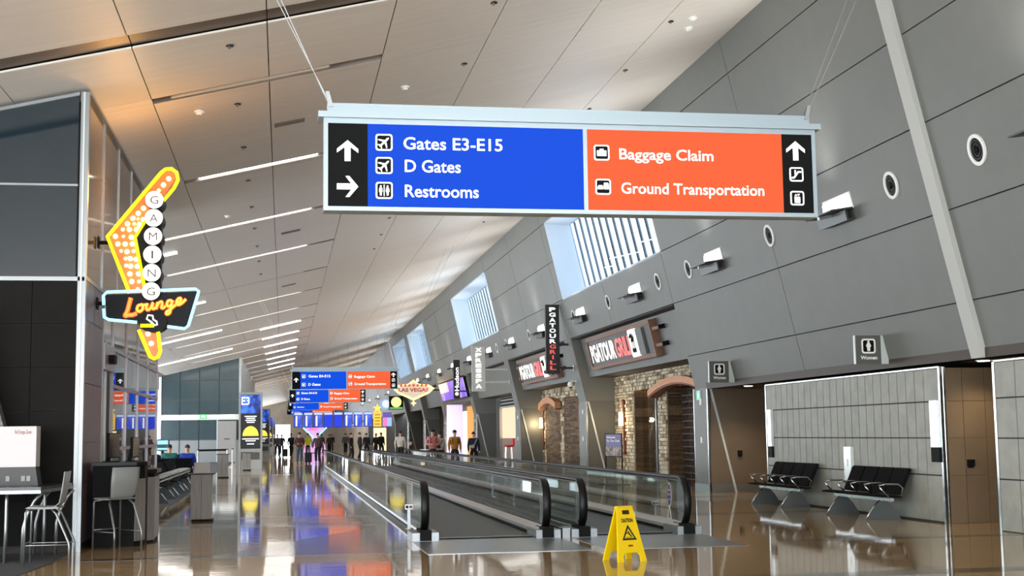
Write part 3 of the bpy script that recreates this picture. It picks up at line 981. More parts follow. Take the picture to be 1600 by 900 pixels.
# ================================================================== HANGING WAYFINDING SIGNS
BLUE = mat('sign_blue_backlit', '03060f', rough=.7, spec=.15, emit='0550e6', es=1.0)
ORANGE = mat('sign_orange_backlit', '120704', rough=.7, spec=.15, emit='ff683a', es=1.0)
SBLACK = mat('sign_black', '070808', rough=0.7, spec=.15)
FRAME = mat('sign_frame_aluminium', '93a0a5', rough=0.35, metal=0.35)


def arrow_poly(cx, cz, s, d):
    pts = [(-.5, .08), (0, .5), (.5, .08), (.5, -.10), (.14, .17), (.14, -.5), (-.14, -.5), (-.14, .17), (-.5, -.10)]
    if d == 'r':
        pts = [(z, -x) for (x, z) in pts]
    return [(cx + x * s, cz + z * s) for (x, z) in pts]


def icon(par, kind, cx, cz, s):
    o = MB().ring(rrect(cx, cz, s, s, s * .16), rrect(cx, cz, s * .82, s * .82, s * .1), 'y', -.036, -.03).build('pictogram', WGLOW, par)
    MB().prism(rrect(cx, cz, s * .83, s * .83, s * .1), 'y', -.034, -.03).build('pictogram_ground', SBLACK, o)

    def g(poly):
        MB().prism([(cx + a * s, cz + b * s) for a, b in poly], 'y', -.037, -.034).build('glyph', WGLOW, o)
    if kind == 'plane':
        def rot(p):
            a = math.radians(-45)
            return [(x * math.cos(a) - z * math.sin(a), x * math.sin(a) + z * math.cos(a)) for x, z in p]
        g(rot([(-.05, -.36), (.05, -.36), (.06, .3), (0, .42), (-.06, .3)]))
        g(rot([(-.36, -.08), (0, .16), (.36, -.08), (.36, -.16), (0, .02), (-.36, -.16)]))
        g(rot([(-.18, -.34), (0, -.2), (.18, -.34), (.18, -.4), (0, -.30), (-.18, -.4)]))
    elif kind == 'wc':
        for dx in (-.2, .2):
            g([(dx + x * .11, -.3 + z * .6) for x, z in ((-.5, 0), (.5, 0), (.6, .3), (1, .4), (.8, .75), (-.8, .75), (-1, .4), (-.6, .3))])
            g([(dx + x, .24 + z) for x, z in circ(0, 0, .06, 10)])
        g([(-.025, -.34), (.025, -.34), (.025, .34), (-.025, .34)])
    elif kind == 'bag':
        g([(-.3, -.22), (.3, -.22), (.3, .14), (-.3, .14)])
        g([(-.12, .14), (.12, .14), (.12, .24), (-.12, .24)])
    elif kind == 'car':
        g([(-.36, -.16), (0, -.16), (0, 0), (-.06, .1), (-.28, .1), (-.36, 0)])
        g([(.06, -.16), (.36, -.16), (.36, .18), (.3, .26), (.06, .26), (0.03, .1)])
    elif kind == 'stairs':
        g([(-.36, -.3), (-.16, -.3), (.16, .12), (.36, .12), (.36, .24), (.1, .24), (-.22, -.18), (-.36, -.18)])
        g([(-.14, .0), (-.04, .0), (-.04, .3), (-.14, .3)])
    elif kind == 'lift':
        g([(-.2, -.34), (.2, -.34), (.2, .1), (-.2, .1)])
        g([(-.2, .16), (-.1, .3), (0, .16)])
        g([(0, .3), (.1, .16), (.2, .3)])


SIGN_W, SIGN_H = 4.27, .775


def way_sign(Y, z, label, l1='Gates E4-E15', l2='D Gates', l3=None, two_arrows=False, x=.32):
    t = thing('hanging_sign', label, 'sign', (x, Y, z), 0, 'wayfinding signs hung over the concourse')
    W, Hh = SIGN_W, SIGN_H
    MB().box(0, W, -.005, .16, 0, Hh).build('sign_body', FRAME, t)
    MB().box(.03, W - .03, .01, .14, Hh + .05, Hh + .135).build('top_rail', FRAME, t)
    MB().box(-.045, W + .045, -.06, .2, Hh, Hh + .05).build('canopy_lip', FRAME, t)
    fr = [(0, .035, 0, Hh), (W - .035, W, 0, Hh), (.035, W - .035, 0, .035), (.035, W - .035, Hh - .045, Hh), (2.185, 2.22, .035, Hh - .045)]
    for a, b, c, d in fr:
        MB().box(a, b, -.032, -.005, c, d).build('frame_bar', FRAME, t)
    z0, z1 = .035, Hh - .045
    lb = MB().box(.035, .36, -.03, -.005, z0, z1).build('black_panel', SBLACK, t)
    bl = MB().box(.36, 2.185, -.03, -.005, z0, z1).build('blue_panel', BLUE, t)
    og = MB().box(2.22, 3.96, -.03, -.005, z0, z1).build('orange_panel', ORANGE, t)
    rb = MB().box(3.96, W - .035, -.03, -.005, z0, z1).build('black_panel', SBLACK, t)
    MB().prism(arrow_poly(.195, .5 if two_arrows else .4, .175, 'u'), 'y', -.034, -.03).build('arrow', WGLOW, lb)
    if two_arrows:
        MB().prism(arrow_poly(.195, .2, .175, 'r'), 'y', -.034, -.03).build('arrow', WGLOW, lb)
    if l3:
        rowsz = ((l1, .524, .656, 1.49, .576), (l2, .332, .667, 1.134, .381), (l3, .122, .667, 1.284, .172))
        kinds = ('plane', 'plane', 'wc')
    else:
        rowsz = ((l1, .50, .68, 1.55, .545), (l2, .17, .68, 1.16, .215))
        kinds = ('plane', 'plane')
    for (s, zb, xa, xb, zi), kd in zip(rowsz, kinds):
        text_mesh(s, xa, xb, zb, zb + .106, WGLOW, 'lettering', bl, -.03, .004, .012)
        icon(bl, kd, .495, zi, .14)
    text_mesh('Baggage Claim', 2.5, 3.335, .478, .575, WGLOW, 'lettering', og, -.03, .004, .012)
    icon(og, 'bag', 2.345, .53, .135)
    text_mesh('Ground Transportation', 2.51, 3.785, .182, .28, WGLOW, 'lettering', og, -.03, .004, .012)
    icon(og, 'car', 2.352, .235, .135)
    MB().prism(arrow_poly(4.085, .585, .17, 'u'), 'y', -.034, -.03).build('arrow', WGLOW, rb)
    icon(rb, 'stairs', 4.085, .375, .125)
    icon(rb, 'lift', 4.085, .165, .125)
    for sx, xa in ((-1, .06), (1, W - .06)):
        for dy, ex in ((.02, 1.75), (.12, 1.55)):
            top = Hh + .12 + (3.6 if sx < 0 else 5.0)
            xe = xa + sx * ex * (top / 4.3)
            zc_ = ceil_z(x + xe) - z
            f = (zc_ - Hh - .12) / (top - Hh - .12)
            MB().cyl((xa, dy, Hh + .12), (xa + (xe - xa) * f, dy, Hh + .12 + (top - Hh - .12) * f), .004, 6).build('cable', SATIN, t)
        MB().hexa([(xa - .02, .0, Hh + .1), (xa + .02, .0, Hh + .1), (xa + .02, .03, Hh + .1), (xa - .02, .03, Hh + .1)],
                  [(xa + sx * .03 - .015, .0, Hh + .23), (xa + sx * .03 + .015, .0, Hh + .23), (xa + sx * .03 + .015, .03, Hh + .23), (xa + sx * .03 - .015, .03, Hh + .23)]).build('cable_clamp', SATIN, t)
    return t


way_sign(11.0, 3.437, 'large hanging blue and orange sign reading Gates E3-E15, D Gates, Restrooms', 'Gates E3-E15', 'D Gates', 'Restrooms', True)
way_sign(54.6, 3.44, 'hanging blue and orange sign, largest of the distant stack')
way_sign(76.0, 3.44, 'second hanging blue and orange sign of the distant stack')
way_sign(97.0, 3.44, 'third hanging sign of the distant stack, just above the blue monitors', 'D Gates', 'Restrooms')
way_sign(118.0, 3.44, 'farthest hanging sign, half hidden behind the blue monitors')

# ================================================================== NEON LOUNGE SIGN (plane Y = 21.6)
NX, NY, NZ = -2.87, 21.6, 4.0
ns = thing('neon_sign', 'tall yellow neon arrow sign reading GAMING Lounge beside the lounge corner', 'neon sign', (NX, NY, NZ))
YEL = glow('neon_yellow', (1.0, .84, .006), 2.6, 'ffe000')
CYAN = glow('neon_cyan', (.30, .72, 1.0), 2.0, '80d0ff')
REDN = glow('neon_red_orange', (1.0, .17, .03), 1.5, 'ff4020')
AMBER = glow('neon_amber', (1.0, .62, .08), 1.6, 'ffb030')
BULB = glow('bulb_glow', (1.0, .70, .34), 14.0, 'fff0c0')
ORNG = mat('enamel_orange', 'b8560a', rough=0.35, emit=(.75, .22, .01), es=.3)
CABW = mat('sign_cabinet_black', '0a0908', rough=0.5, spec=.2)
DISC = glow('letter_disc_lit', (1.0, .96, .86), 1.15, 'ffffff')


def nz(pts, dx=0, dz=0):
    return [(x - NX + dx, z - NZ + dz) for x, z in pts]


ARW = nz([(-1.9, 5.78), (-2.70, 4.74), (-2.35, 3.83), (-2.10, 3.83), (-2.29, 4.73), (-1.70, 5.68), (-1.72, 5.78), (-1.80, 5.83)])
arm = MB().prism(ARW, 'y', -.02, .16).build('arrow_cabinet', ORNG, ns)
TAIL = nz([(-2.2, 3.34), (-1.94, 3.34), (-1.91, 2.95), (-1.93, 2.88), (-1.98, 2.85), (-2.04, 2.88), (-2.07, 2.95)])
tl = MB().prism(TAIL, 'y', -.02, .16).build('tail_cabinet', ORNG, ns)
mid = MB().prism(nz([(-2.29, 4.73), (-2.10, 5.12), (-1.9, 5.1), (-1.9, 3.75), (-2.12, 3.83)]), 'y', .0, .22).build('back_cabinet', CABW, ns)
pth = [(x, -.05, z) for x, z in nz([(-1.72, 5.52), (-1.655, 5.66), (-1.68, 5.78), (-1.76, 5.84), (-1.85, 5.83), (-1.92, 5.77), (-2.72, 4.74), (-2.37, 3.86)])]
MB().tube(pth, .027, 8).build('neon_tube', YEL, arm, True)
MB().tube([(x, -.05, z) for x, z in nz([(-2.13, 3.88), (-2.30, 4.73), (-2.14, 5.02), (-2.02, 5.14), (-1.72, 5.52)])], .025, 8).build('neon_tube', YEL, arm, True)
MB().tube([(x, -.05, z) for x, z in nz([(-2.22, 3.28), (-2.08, 2.95), (-2.04, 2.86), (-1.98, 2.83), (-1.92, 2.86), (-1.89, 2.95), (-1.93, 3.28)])], .027, 8).build('neon_tube', YEL, tl, True)
MB().tube([(x, -.2, z) for x, z in nz([(-2.18, 3.335), (-1.98, 3.335)])], .026, 8).build('neon_bar', YEL, tl, True)
# bulbs on the arrow (unit spacing measured on the arms)
bul = [(-1.80, 5.68, 1), (-1.88, 5.58, 1), (-1.95, 5.49, .7), (-2.18, 5.20, 1), (-2.26, 5.12, 1), (-2.12, 5.12, .5), (-2.34, 5.04, 1), (-2.18, 5.02, 1), (-2.26, 5.03, .5), (-2.42, 4.95, 1), (-2.32, 4.95, .6), (-2.24, 4.94, 1),
       (-2.49, 4.86, .7), (-2.39, 4.86, 1), (-2.28, 4.86, 1), (-2.60, 4.75, 1), (-2.48, 4.75, .6), (-2.36, 4.74, 1), (-2.56, 4.63, 1), (-2.45, 4.63, 1), (-2.34, 4.63, 1), (-2.51, 4.52, .6), (-2.42, 4.51, 1), (-2.32, 4.52, .7),
       (-2.44, 4.40, .7), (-2.37, 4.40, 1), (-2.28, 4.39, 1), (-2.43, 4.29, .7), (-2.36, 4.28, 1), (-2.26, 4.28, 1), (-2.37, 4.16, 1), (-2.24, 4.16, 1), (-2.34, 4.04, 1), (-2.23, 4.04, .7), (-2.25, 3.92, .7)]
bm = MB().ell((0, 0, 0), (.036, .036, .036), 8, 6).mesh('bulb', BULB, True)
for (x, z, s) in bul:
    o = put(bm, 'bulb', arm, (x - NX, -.035, z - NZ))
    o.scale = (s, s, s)
for (x, z) in ((-2.08, 3.22), (-2.03, 3.07)):
    put(bm, 'bulb', tl, (x - NX, -.035, z - NZ))
LET = mat('disc_letter', '5a463c', rough=0.5)
for i, ch in enumerate('GAMING'):
    x, z = -2.0 - NX - .006 * i, 5.31 - .288 * i - NZ
    c = MB().cyl((x, .32, z), (x, -.20, z), .142, 28).build('letter_drum', CABW, ns, False)
    d = MB().cyl((x, -.20, z), (x, -.212, z), .138, 28).build('letter_disc', DISC, c)
    wdt = .03 if ch == 'I' else .125
    text_mesh(ch, x - wdt / 2, x + wdt / 2, z - .065, z + .065, LET, 'letter', d, -.212, .004, .0)
BOX = nz([(-2.72, 3.82), (-1.34, 3.88), (-1.49, 3.33), (-2.70, 3.47)])
bx = MB().prism(BOX, 'y', -.12, .18).build('lounge_panel', mat('panel_charcoal', '0b0c0e', rough=0.5, spec=.2), ns)
MB().tube([(x, -.15, z) for x, z in nz([(-2.74, 3.66), (-2.75, 3.80), (-2.70, 3.86), (-2.0, 3.885), (-1.36, 3.915), (-1.31, 3.88), (-1.33, 3.80), (-1.46, 3.34), (-1.52, 3.29), (-1.78, 3.325)])], .024, 8).build('neon_tube', CYAN, bx, True)
MB().tube([(x, -.15, z) for x, z in nz([(-2.24, 3.39), (-2.66, 3.43), (-2.73, 3.47), (-2.74, 3.60)])], .024, 8).build('neon_tube', CYAN, bx, True)
ov = MB().prism(nz(circ(-2.0, 3.385, .215, 28, .15)), 'y', -.17, .2).build('oval_cabinet', CABW, ns)
MB().tube([(x, -.19, z) for x, z in nz([(-2.03, 3.40), (-2.09, 3.44), (-2.07, 3.50), (-2.0, 3.49), (-1.99, 3.43), (-1.94, 3.40), (-1.93, 3.35), (-1.97, 3.34), (-2.03, 3.40)])], .016, 6).build('neon_squiggle', WGLOW, ov, True)


def spline(ctrl, n=6):
    P = [Vector(p) for p in ctrl]
    out = []
    for i in range(len(P) - 1):
        a, b, c, d = P[max(i - 1, 0)], P[i], P[i + 1], P[min(i + 2, len(P) - 1)]
        for k in range(n):
            t = k / n
            out.append(0.5 * ((2 * b) + (-a + c) * t + (2 * a - 5 * b + 4 * c - d) * t * t + (-a + 3 * b - 3 * c + d) * t ** 3))
    out.append(P[-1])
    return out


# script word "Lounge": strokes in local units (x 0..10, z 0..3), slanted
STR = [('l', [(1.0, 2.9), (.75, 1.8), (.5, .8), (.2, .15), (.7, .2), (1.3, .15), (1.9, .35)]),
       ('o', [(2.6, 1.6), (2.1, 1.5), (1.95, .9), (2.3, .55), (2.75, .9), (2.75, 1.5), (2.5, 1.65), (2.9, 1.5), (3.2, 1.55)]),
       ('u', [(3.45, 1.75), (3.3, 1.0), (3.5, .65), (3.9, .9), (4.25, 1.75), (4.15, 1.0), (4.35, .72), (4.65, .95)]),
       ('n', [(4.95, 1.75), (4.8, 1.1), (4.7, .65), (5.05, 1.5), (5.5, 1.75), (5.6, 1.3), (5.5, .8), (5.8, .7), (6.1, 1.0)]),
       ('g', [(7.0, 1.75), (6.5, 1.75), (6.3, 1.2), (6.6, .85), (7.0, 1.2), (7.1, 1.8), (6.9, .6), (6.7, -.2), (6.3, -.35), (6.25, 0), (6.9, .45), (7.6, 1.0)]),
       ('e', [(7.75, 1.3), (8.3, 1.5), (8.3, 1.95), (7.95, 1.9), (7.7, 1.35), (7.95, .95), (8.5, 1.15), (9.1, 1.75)])]
for nm, st_ in STR:
    c = [(-2.44 + p[0] * .103 - NX, -.145, 3.475 + p[1] * .098 + p[0] * .012 - NZ) for p in st_]
    rb_ = .036 if nm == 'l' else .028
    MB().tube(spline(c, 5), rb_, 8).build('script_letter', REDN, bx, True)
    MB().tube([(p.x, p.y - .014, p.z) for p in spline(c, 5)], rb_ * .62, 6).build('script_core', AMBER, bx, True)
light('neon_glow', 'POINT', (.75, .55, 1.55), 85, (1.0, .50, .16), .25, parent=arm)
for (z, xe) in ((4.66, -2.62), (3.70, -2.70)):
    a = MB().cyl((0.02, .05, z - NZ), (xe - NX, .05, z - NZ), .03, 10).build('mount_arm', BLACKM, ns)
    MB().box(0.0, .02, -.04, .14, z - NZ - .09, z - NZ + .09).build('mount_plate', BLACKM, a)

# ================================================================== MOVING WALKWAYS
BELT = mat('pallet_belt', '3a3a3a', rough=0.5, var=0.2, scale=2, stretch=(40, .3, 1))
DECK = mat('deck_aluminium', 'b9bbb9', rough=0.3, metal=0.7)
SKIRT = mat('skirt_dark', '161717', rough=0.6, spec=.3)
RY0, RY1, RZ = 20.75, 70.0, .87


NEWEL = glass('newel_glass_grey', (0.75, 0.80, 0.80), 0.8, 0.02, 1.45, ((0.30, 0.33, 0.33), 0.5))


def nose(y0, r=.36, zc_=.50, n=22):
    """side outline of the rounded newel, from the top rail round to the return"""
    return [(y0 - r * .95 * math.sin(math.pi * k / n), zc_ + r * math.cos(math.pi * k / n)) for k in range(n + 1)]


def balustrade(par, x, sgn):
    """x: glass plane; sgn: +1 when the walkway lies on the +x side"""
    b = MB().box(x - .05, x + .05, RY0 + .1, RY1, 0.0, .07).build('balustrade', SKIRT, par)
    MB().box(x - (.13 if sgn < 0 else .02), x + (.13 if sgn > 0 else .02), RY0 - .1, RY1, .07, .12).build('deck_profile', DECK, b)
    MB().hexa([(x + sgn * .03, RY0 - .1, .12), (x + sgn * .13, RY0 - .1, .12), (x + sgn * .13, RY1, .12), (x + sgn * .03, RY1, .12)],
              [(x + sgn * .03, RY0 - .1, .19), (x + sgn * .05, RY0 - .1, .19), (x + sgn * .05, RY1, .19), (x + sgn * .03, RY1, .19)]).build('deck_bevel', DECK, b)
    ys = [RY0 + .25] + [RY0 + .25 + 2.46 * i for i in range(1, 21)]
    for a, c in zip(ys[:-1], ys[1:]):
        c = min(c, RY1)
        if c - a > .3:
            MB().box(x - .006, x + .006, a + .006, c - .006, .11, .84).build('glass_panel', BALGLASS, b)
    N = nose(RY0, .335, .505)
    MB().prism([(RY0 + .24, .84), (RY0 + .24, .17)] + [(RY0 + .05, .17)] + N[::-1], 'x', x - .006, x + .006).build('newel_glass', NEWEL, b)
    outer = nose(RY0, .365, .505)
    path = [(x, RY1, RZ)] + [(x, RY0 + 4, RZ), (x, RY0 + .3, RZ)] + [(x, y, z) for y, z in outer] + [(x, RY0 + .22, .145)]
    hr = MB()
    prof = [(-.062, 0), (-.045, .028), (.045, .028), (.062, 0), (.045, -.022), (-.045, -.022)]
    pts = [Vector(p) for p in path]
    n = len(prof)
    vs, fs = [], []
    for i, p in enumerate(pts):
        d = (pts[min(i + 1, len(pts) - 1)] - pts[max(i - 1, 0)]).normalized()
        up = Vector((1, 0, 0)).cross(d).normalized() * -1
        if i == 0 or i == 1:
            up = Vector((0, 0, 1))
        for (a, c) in prof:
            vs.append(p + Vector((a, 0, 0)) + up * c)
    for i in range(len(pts) - 1):
        for k in range(n):
            l = (k + 1) % n
            fs.append((i * n + k, i * n + l, (i + 1) * n + l, (i + 1) * n + k))
    fs += [tuple(range(n)), tuple(range((len(pts) - 1) * n, len(pts) * n))]
    hr.add(vs, fs).build('handrail', BLACK, b, True)
    inner = nose(RY0, .325, .505)
    gpth = [(x, RY1, RZ - .04), (x, RY0 + 4, RZ - .04), (x, RY0 + .3, RZ - .04)] + [(x, y, z) for y, z in inner]
    MB().tube([(px + .02, py, pz) for px, py, pz in gpth], .018, 6).build('guide_profile', CHROME, b)
    MB().tube([(px - .02, py, pz) for px, py, pz in gpth], .018, 6).build('guide_profile', CHROME, b)
    MB().box(x - .085, x + .085, RY0 - .42, RY0 + .2, .015, .17).build('handrail_inlet', BLACKM, b)
    return b


def walkway(xa, xb, label):
    t = thing('moving_walkway', label, 'moving walkway', (0, 0, 0), 0, 'moving walkways down the concourse')
    MB().box(xa + .1, xb - .1, RY0 - .05, RY1, 0.0, .02).build('belt', BELT, t)
    MB().box(xa - .2, xb + .2, 18.2, RY0 - .05, 0.0, .006).build('landing_plate', mat('landing_steel', '8f9190', rough=0.28, metal=0.6, var=0.15, scale=30), t)
    MB().box(xa + .1, xb - .1, RY0 - .05, RY0 + .15, 0.0, .025).build('comb_plate', mat('comb_grey', '5a5a58', rough=0.4, metal=0.5), t)
    balustrade(t, xa, 1)
    balustrade(t, xb, -1)
    for x in (xa, xb):
        MB().box(x - .20 if x == xa else x - .18, x + .2, RY0 - .36, RY0 + .45, 0, .13).build('end_box', SATIN, t)
    return t


walkway(2.12, 3.99, 'left moving walkway with glass balustrades and black handrails')
walkway(4.56, 6.22, 'right moving walkway with glass balustrades and black handrails')
cd = thing('centre_deck', 'narrow metal deck between the two moving walkways', 'deck', (4.27, 20.9, 0))
MB().box(-.05, .08, -.2, 49, 0, .14).build('deck_plate', SKIRT, cd)
MB().box(-.05, .07, -.5, -.2, 0, .15).build('end_cover', SATIN, cd)


def stop_post(x, y, label):
    t = thing('stop_post', label, 'control post', (x, y, 0), 0, 'control posts at the walkway ends')
    MB().cyl((0, 0, 0), (0, 0, .012), .07, 14).build('foot', SATIN, t)
    MB().box(-.022, .022, -.022, .022, .01, .32).build('post', SATIN, t)
    h = MB().box(-.06, .06, -.03, .03, .30, .38).build('head', STEELW, t)
    MB().cyl((-.03, -.045, .34), (-.03, -.03, .34), .022, 12).build('button', BLACKM, h)
    MB().box(.005, .05, -.036, -.03, .32, .36).build('button_plate', mat('red_mark', 'a02018', rough=.5), h)
    return t


stop_post(1.93, 21.05, 'silver control post outside the nearest walkway newel').location.z = .15
stop_post(6.5, 23.3, 'silver control post seen through the right balustrade glass')
# decals on the rightmost balustrade glass
dc = thing('glass_decal', 'blue oval warning sticker on the rightmost balustrade glass', 'sticker', (6.205, 21.35, .58))
MB().prism(circ(0, 0, .10, 24, .19), 'x', -.006, -.003).build('sticker_edge', WPRINT, dc)
MB().prism(circ(0, 0, .088, 24, .175), 'x', -.009, -.006).build('sticker_face', mat('sticker_blue', '1c2a63', rough=.5), dc)
for zz in (-.08, .0, .07):
    MB().box(-.011, -.009, -.06, .06, zz - .014, zz + .014).build('sticker_line', mat('sticker_pink', 'c88f98', rough=.5), dc)
dc2 = thing('glass_decal', 'white outlined escalator sticker low on the rightmost balustrade glass', 'sticker', (6.205, 21.38, .2))
MB().ring([(.10, 0), (.02, .2), (-.02, .2), (-.12, .02), (-.10, -.02), (.08, -.03)], [(.08, .01), (.02, .17), (0, .17), (-.09, .02), (-.08, 0), (.07, -.01)], 'x', -.006, -.003).build('sticker_outline', WPRINT, dc2)

# ================================================================== CAUTION SIGN
CY = mat('yellow_plastic', 'e8c400', rough=0.35)
CB = mat('black_print', '17130a', rough=.5)
cs = thing('caution_sign', 'yellow folding caution floor sign on the terrazzo', 'floor sign', (4.22, 16.6, 0), math.radians(16))
lean = .14


def leafpts(p, s):
    x, z = p
    return (x, s * (.20 - .17 * z / .66), z)


for s, nm in ((-1, 'front_leaf'), (1, 'rear_leaf')):
    poly = [(-.205, 0), (-.125, 0), (-.12, .07), (-.09, .11), (.09, .11), (.12, .07), (.125, 0), (.205, 0), (.12, .60), (.11, .66), (-.11, .66), (-.12, .60)]
    f = [leafpts(p, s) for p in poly]
    bpts = [(x, y - s * .025, z) for x, y, z in f]
    nn = len(poly)
    mb = MB()
    # split into convex strips: legs, waist, body
    def quad(ids):
        q = [poly[i] for i in ids]
        lo = [leafpts(p, s) for p in q]
        hi = [(x, y - s * .028, z) for x, y, z in lo]
        mb.add(lo + hi, [tuple(range(len(q)))[::-1], tuple(range(len(q), 2 * len(q)))] + [(i, (i + 1) % len(q), len(q) + (i + 1) % len(q), len(q) + i) for i in range(len(q))])
    quad([0, 1, 2, 3, 11])
    quad([6, 7, 8, 4, 5])
    quad([3, 4, 8, 9, 10, 11])
    lf = mb.build(nm, CY, cs)
    if s < 0:
        def pp(mbx, pts, lift=.004):
            q = [leafpts(p, s) for p in pts]
            q = [(x, y - lift, z) for x, y, z in q]
            mbx.add(q, [tuple(range(len(q)))])
            return mbx
        t3 = [(0, .45), (-.105, .262), (.105, .262)]
        ti = [(0, .405), (-.07, .285), (.07, .285)]
        rm = MB()
        for i in range(3):
            j = (i + 1) % 3
            pp(rm, [t3[i], t3[j], ti[j], ti[i]])
        rm.build('warning_triangle', CB, lf)
        gm = MB()
        pp(gm, [(-.015, .375), (.005, .365), (.02, .335), (.045, .31), (.035, .30), (.0, .325)])
        pp(gm, [(-.04, .355), (-.005, .35), (0, .34), (-.035, .34)])
        pp(gm, [(-.045, .292), (.05, .292), (.05, .299), (-.045, .299)])
        gm.build('falling_figure', CB, lf)
        pp(MB(), [(-.03, .185), (.035, .185), (.035, .205), (-.03, .205)]).build('red_mark', mat('caution_red', '8a2010', rough=.5), lf)
        pp(MB(), [(-.05, .575), (.05, .575), (.05, .625), (-.05, .625)]).build('grip_slot', CB, lf)
        tx = text_mesh('CAUTION', -.085, .085, .48, .525, CB, 'lettering', lf, 0, 0, .05)
        for v in tx.data.vertices:
            x, y, z = v.co
            v.co = (x, leafpts((x, z), s)[1] - .005, z)
MB().box(-.11, .11, -.035, .035, .655, .675).build('hinge', CY, cs)
MB().ell((.13, -.03, .565), (.02, .02, .03), 8, 6).build('tag', mat('tag_cream', 'f0e8b0', rough=.5), cs, True)

# ================================================================== WALL FITTINGS ON THE RIGHT
UPG = glow('uplight_glow', (1.0, .98, .93), 2.6, 'ffffff')
UPD = mat('uplight_dark', '3b3d3b', rough=.4, metal=.4)


UPW = 620


def uplight(Y, label):
    t = wall_root('wall_uplight', label, 'wall light', Y, 5.62, 0, 'uplights along the leaning wall')
    MB().box(-.62, .62, -.02, 0.0, .0, .31).build('back_plate', WHITE, t)
    MB().hexa([(-.54, -.09, .06), (.54, -.09, .06), (.54, -.02, .06), (-.54, -.02, .06)], [(-.56, -.06, .24), (.56, -.06, .24), (.56, -.02, .27), (-.56, -.02, .27)]).build('lamp_lens', UPG, t)
    MB().hexa([(-.64, -.46, .03), (.64, -.46, .03), (.64, -.03, -.02), (-.64, -.03, -.02)], [(-.64, -.46, .055), (.64, -.46, .055), (.64, -.03, .02), (-.64, -.03, .02)]).build('reflector_tray', UPD, t)
    MB().box(-.64, .64, -.20, -.16, -.20, -.01).build('fascia', UPD, t)
    MB().box(-.05, .05, -.45, -.02, -.045, .01).build('arm', SATIN, t)
    MB().box(-.60, .60, -.16, 0, -.20, -.17).build('lower_plate', UPD, t)
    light('uplight_lamp', 'SPOT', (0, -.34, .16), UPW, (1, .97, .93), .12, (math.radians(217), 0, 0), 140, t, 1.0)
    return t


for i, Y in enumerate((8.8, 16.1, 23.47, 30.87, 38.21, 45.58, 52.8, 60.0, 66.8, 74.1, 81.4, 88.7, 96.0, 103.3, 118.0, 132.6, 147.2, 161.8, 176.4)):
    uplight(Y, 'wall uplight nearer than the first one at the right edge' if i == 0 else '%s wall uplight from the right edge along the leaning wall' % (['zeroth', 'first', 'second', 'third', 'fourth', 'fifth', 'sixth', 'seventh', 'eighth', 'ninth', 'tenth', 'eleventh', 'twelfth', 'thirteenth', 'fourteenth', 'fifteenth', 'sixteenth', 'seventeenth', 'eighteenth'][i]))
SPK = mat('speaker_black', '060606', rough=.6, spec=.2)
for i, Y in enumerate((18.33, 21.23, 27.1, 32.95, 35.8, 41.6, 46.8, 50.4, 55.7, 61.5, 64.4, 70.2)):
    t = wall_root('wall_speaker', '%s round white-rimmed loudspeaker from the right edge along the leaning wall' % ordn[i].replace('nearest', 'first'), 'loudspeaker', Y, 5.73, 0, 'round loudspeakers in the leaning wall')
    MB().ring(circ(0, 0, .24, 32), circ(0, 0, .185, 32), 'y', -.03, .01).build('rim', WHITE, t)
    MB().prism(circ(0, 0, .19, 32), 'y', -.006, .02).build('cone_plate', SPK, t)
    MB().ring(circ(0, 0, .15, 28), circ(0, 0, .135, 28), 'y', -.02, -.006).build('cone_ring', mat('speaker_ring', '161616', rough=.5), t)
    MB().ring(circ(0, 0, .10, 24), circ(0, 0, .085, 24), 'y', -.02, -.006).build('cone_ring', MATS['speaker_ring'], t)
    MB().ell((0, -.01, 0), (.05, .03, .05), 12, 8).build('dust_cap', SPK, t, True)


def women_sign(Y, label):
    t = thing('restroom_sign', label, 'sign', (10.27, Y, 2.77), 0, 'blade signs over the restroom passages')
    m = mat('restroom_sign_grey', '53524d', rough=.5)
    b = MB().box(0, .49, 0, .05, 0, .52).build('sign_plate', m, t)
    MB().box(-.018, 0, -.005, .055, 0, .52).build('edge_strip', STEELW, b)
    MB().prism([(.49, 0), (.65, 0), (.53, .52), (.49, .52)], 'y', -.005, .055).build('wedge_bracket', mat('bracket_pale', 'b7beba', rough=.5), t)
    o = MB().ring(rrect(.25, .325, .27, .27, .05), rrect(.25, .325, .215, .215, .03), 'y', -.008, 0).build('pictogram', WPRINT, b)
    MB().prism(rrect(.25, .325, .2, .2, .02), 'y', -.004, 0).build('pictogram_ground', SBLACK, o)
    MB().prism([(.225, .235), (.275, .235), (.28, .30), (.30, .33), (.275, .385), (.225, .385), (.20, .33), (.22, .30)], 'y', -.009, -.004).build('figure', WPRINT, o)
    MB().prism(circ(.25, .405, .022, 12), 'y', -.009, -.004).build('figure_head', WPRINT, o)
    text_mesh('Women', .09, .41, .085, .15, WPRINT, 'lettering', b, 0, .006, .03)
    return t


women_sign(31.6, 'grey Women restroom sign over the farther passage beside the column')
women_sign(23.05, 'grey Women restroom sign above the bench wall near the strut')
for i, (x, y) in enumerate(((11.25, 31.6), (11.3, 21.0 - .6))):
    t = thing('recessed_downlight', ['lit round downlight in the soffit of the farther restroom passage', 'lit round downlight in the soffit of the nearer restroom passage'][i], 'downlight', (x, y, 2.69), 0, 'downlights of the restroom passages')
    MB().ring(circ(0, 0, .13, 20), circ(0, 0, .10, 20), 'z', -.012, 0).build('trim_ring', WHITE, t)
    MB().cyl((0, 0, -.02), (0, 0, 0), .10, 20).build('lens', glow('downlight_glow', (1, .93, .78), 9, 'ffffff'), t)
    light('downlight_lamp', 'SPOT', (.25, .9 if i == 0 else .2, -.06), 130 if i == 0 else 60, (1, .82, .58), .08, (0, 0, 0), 130, t, .8)


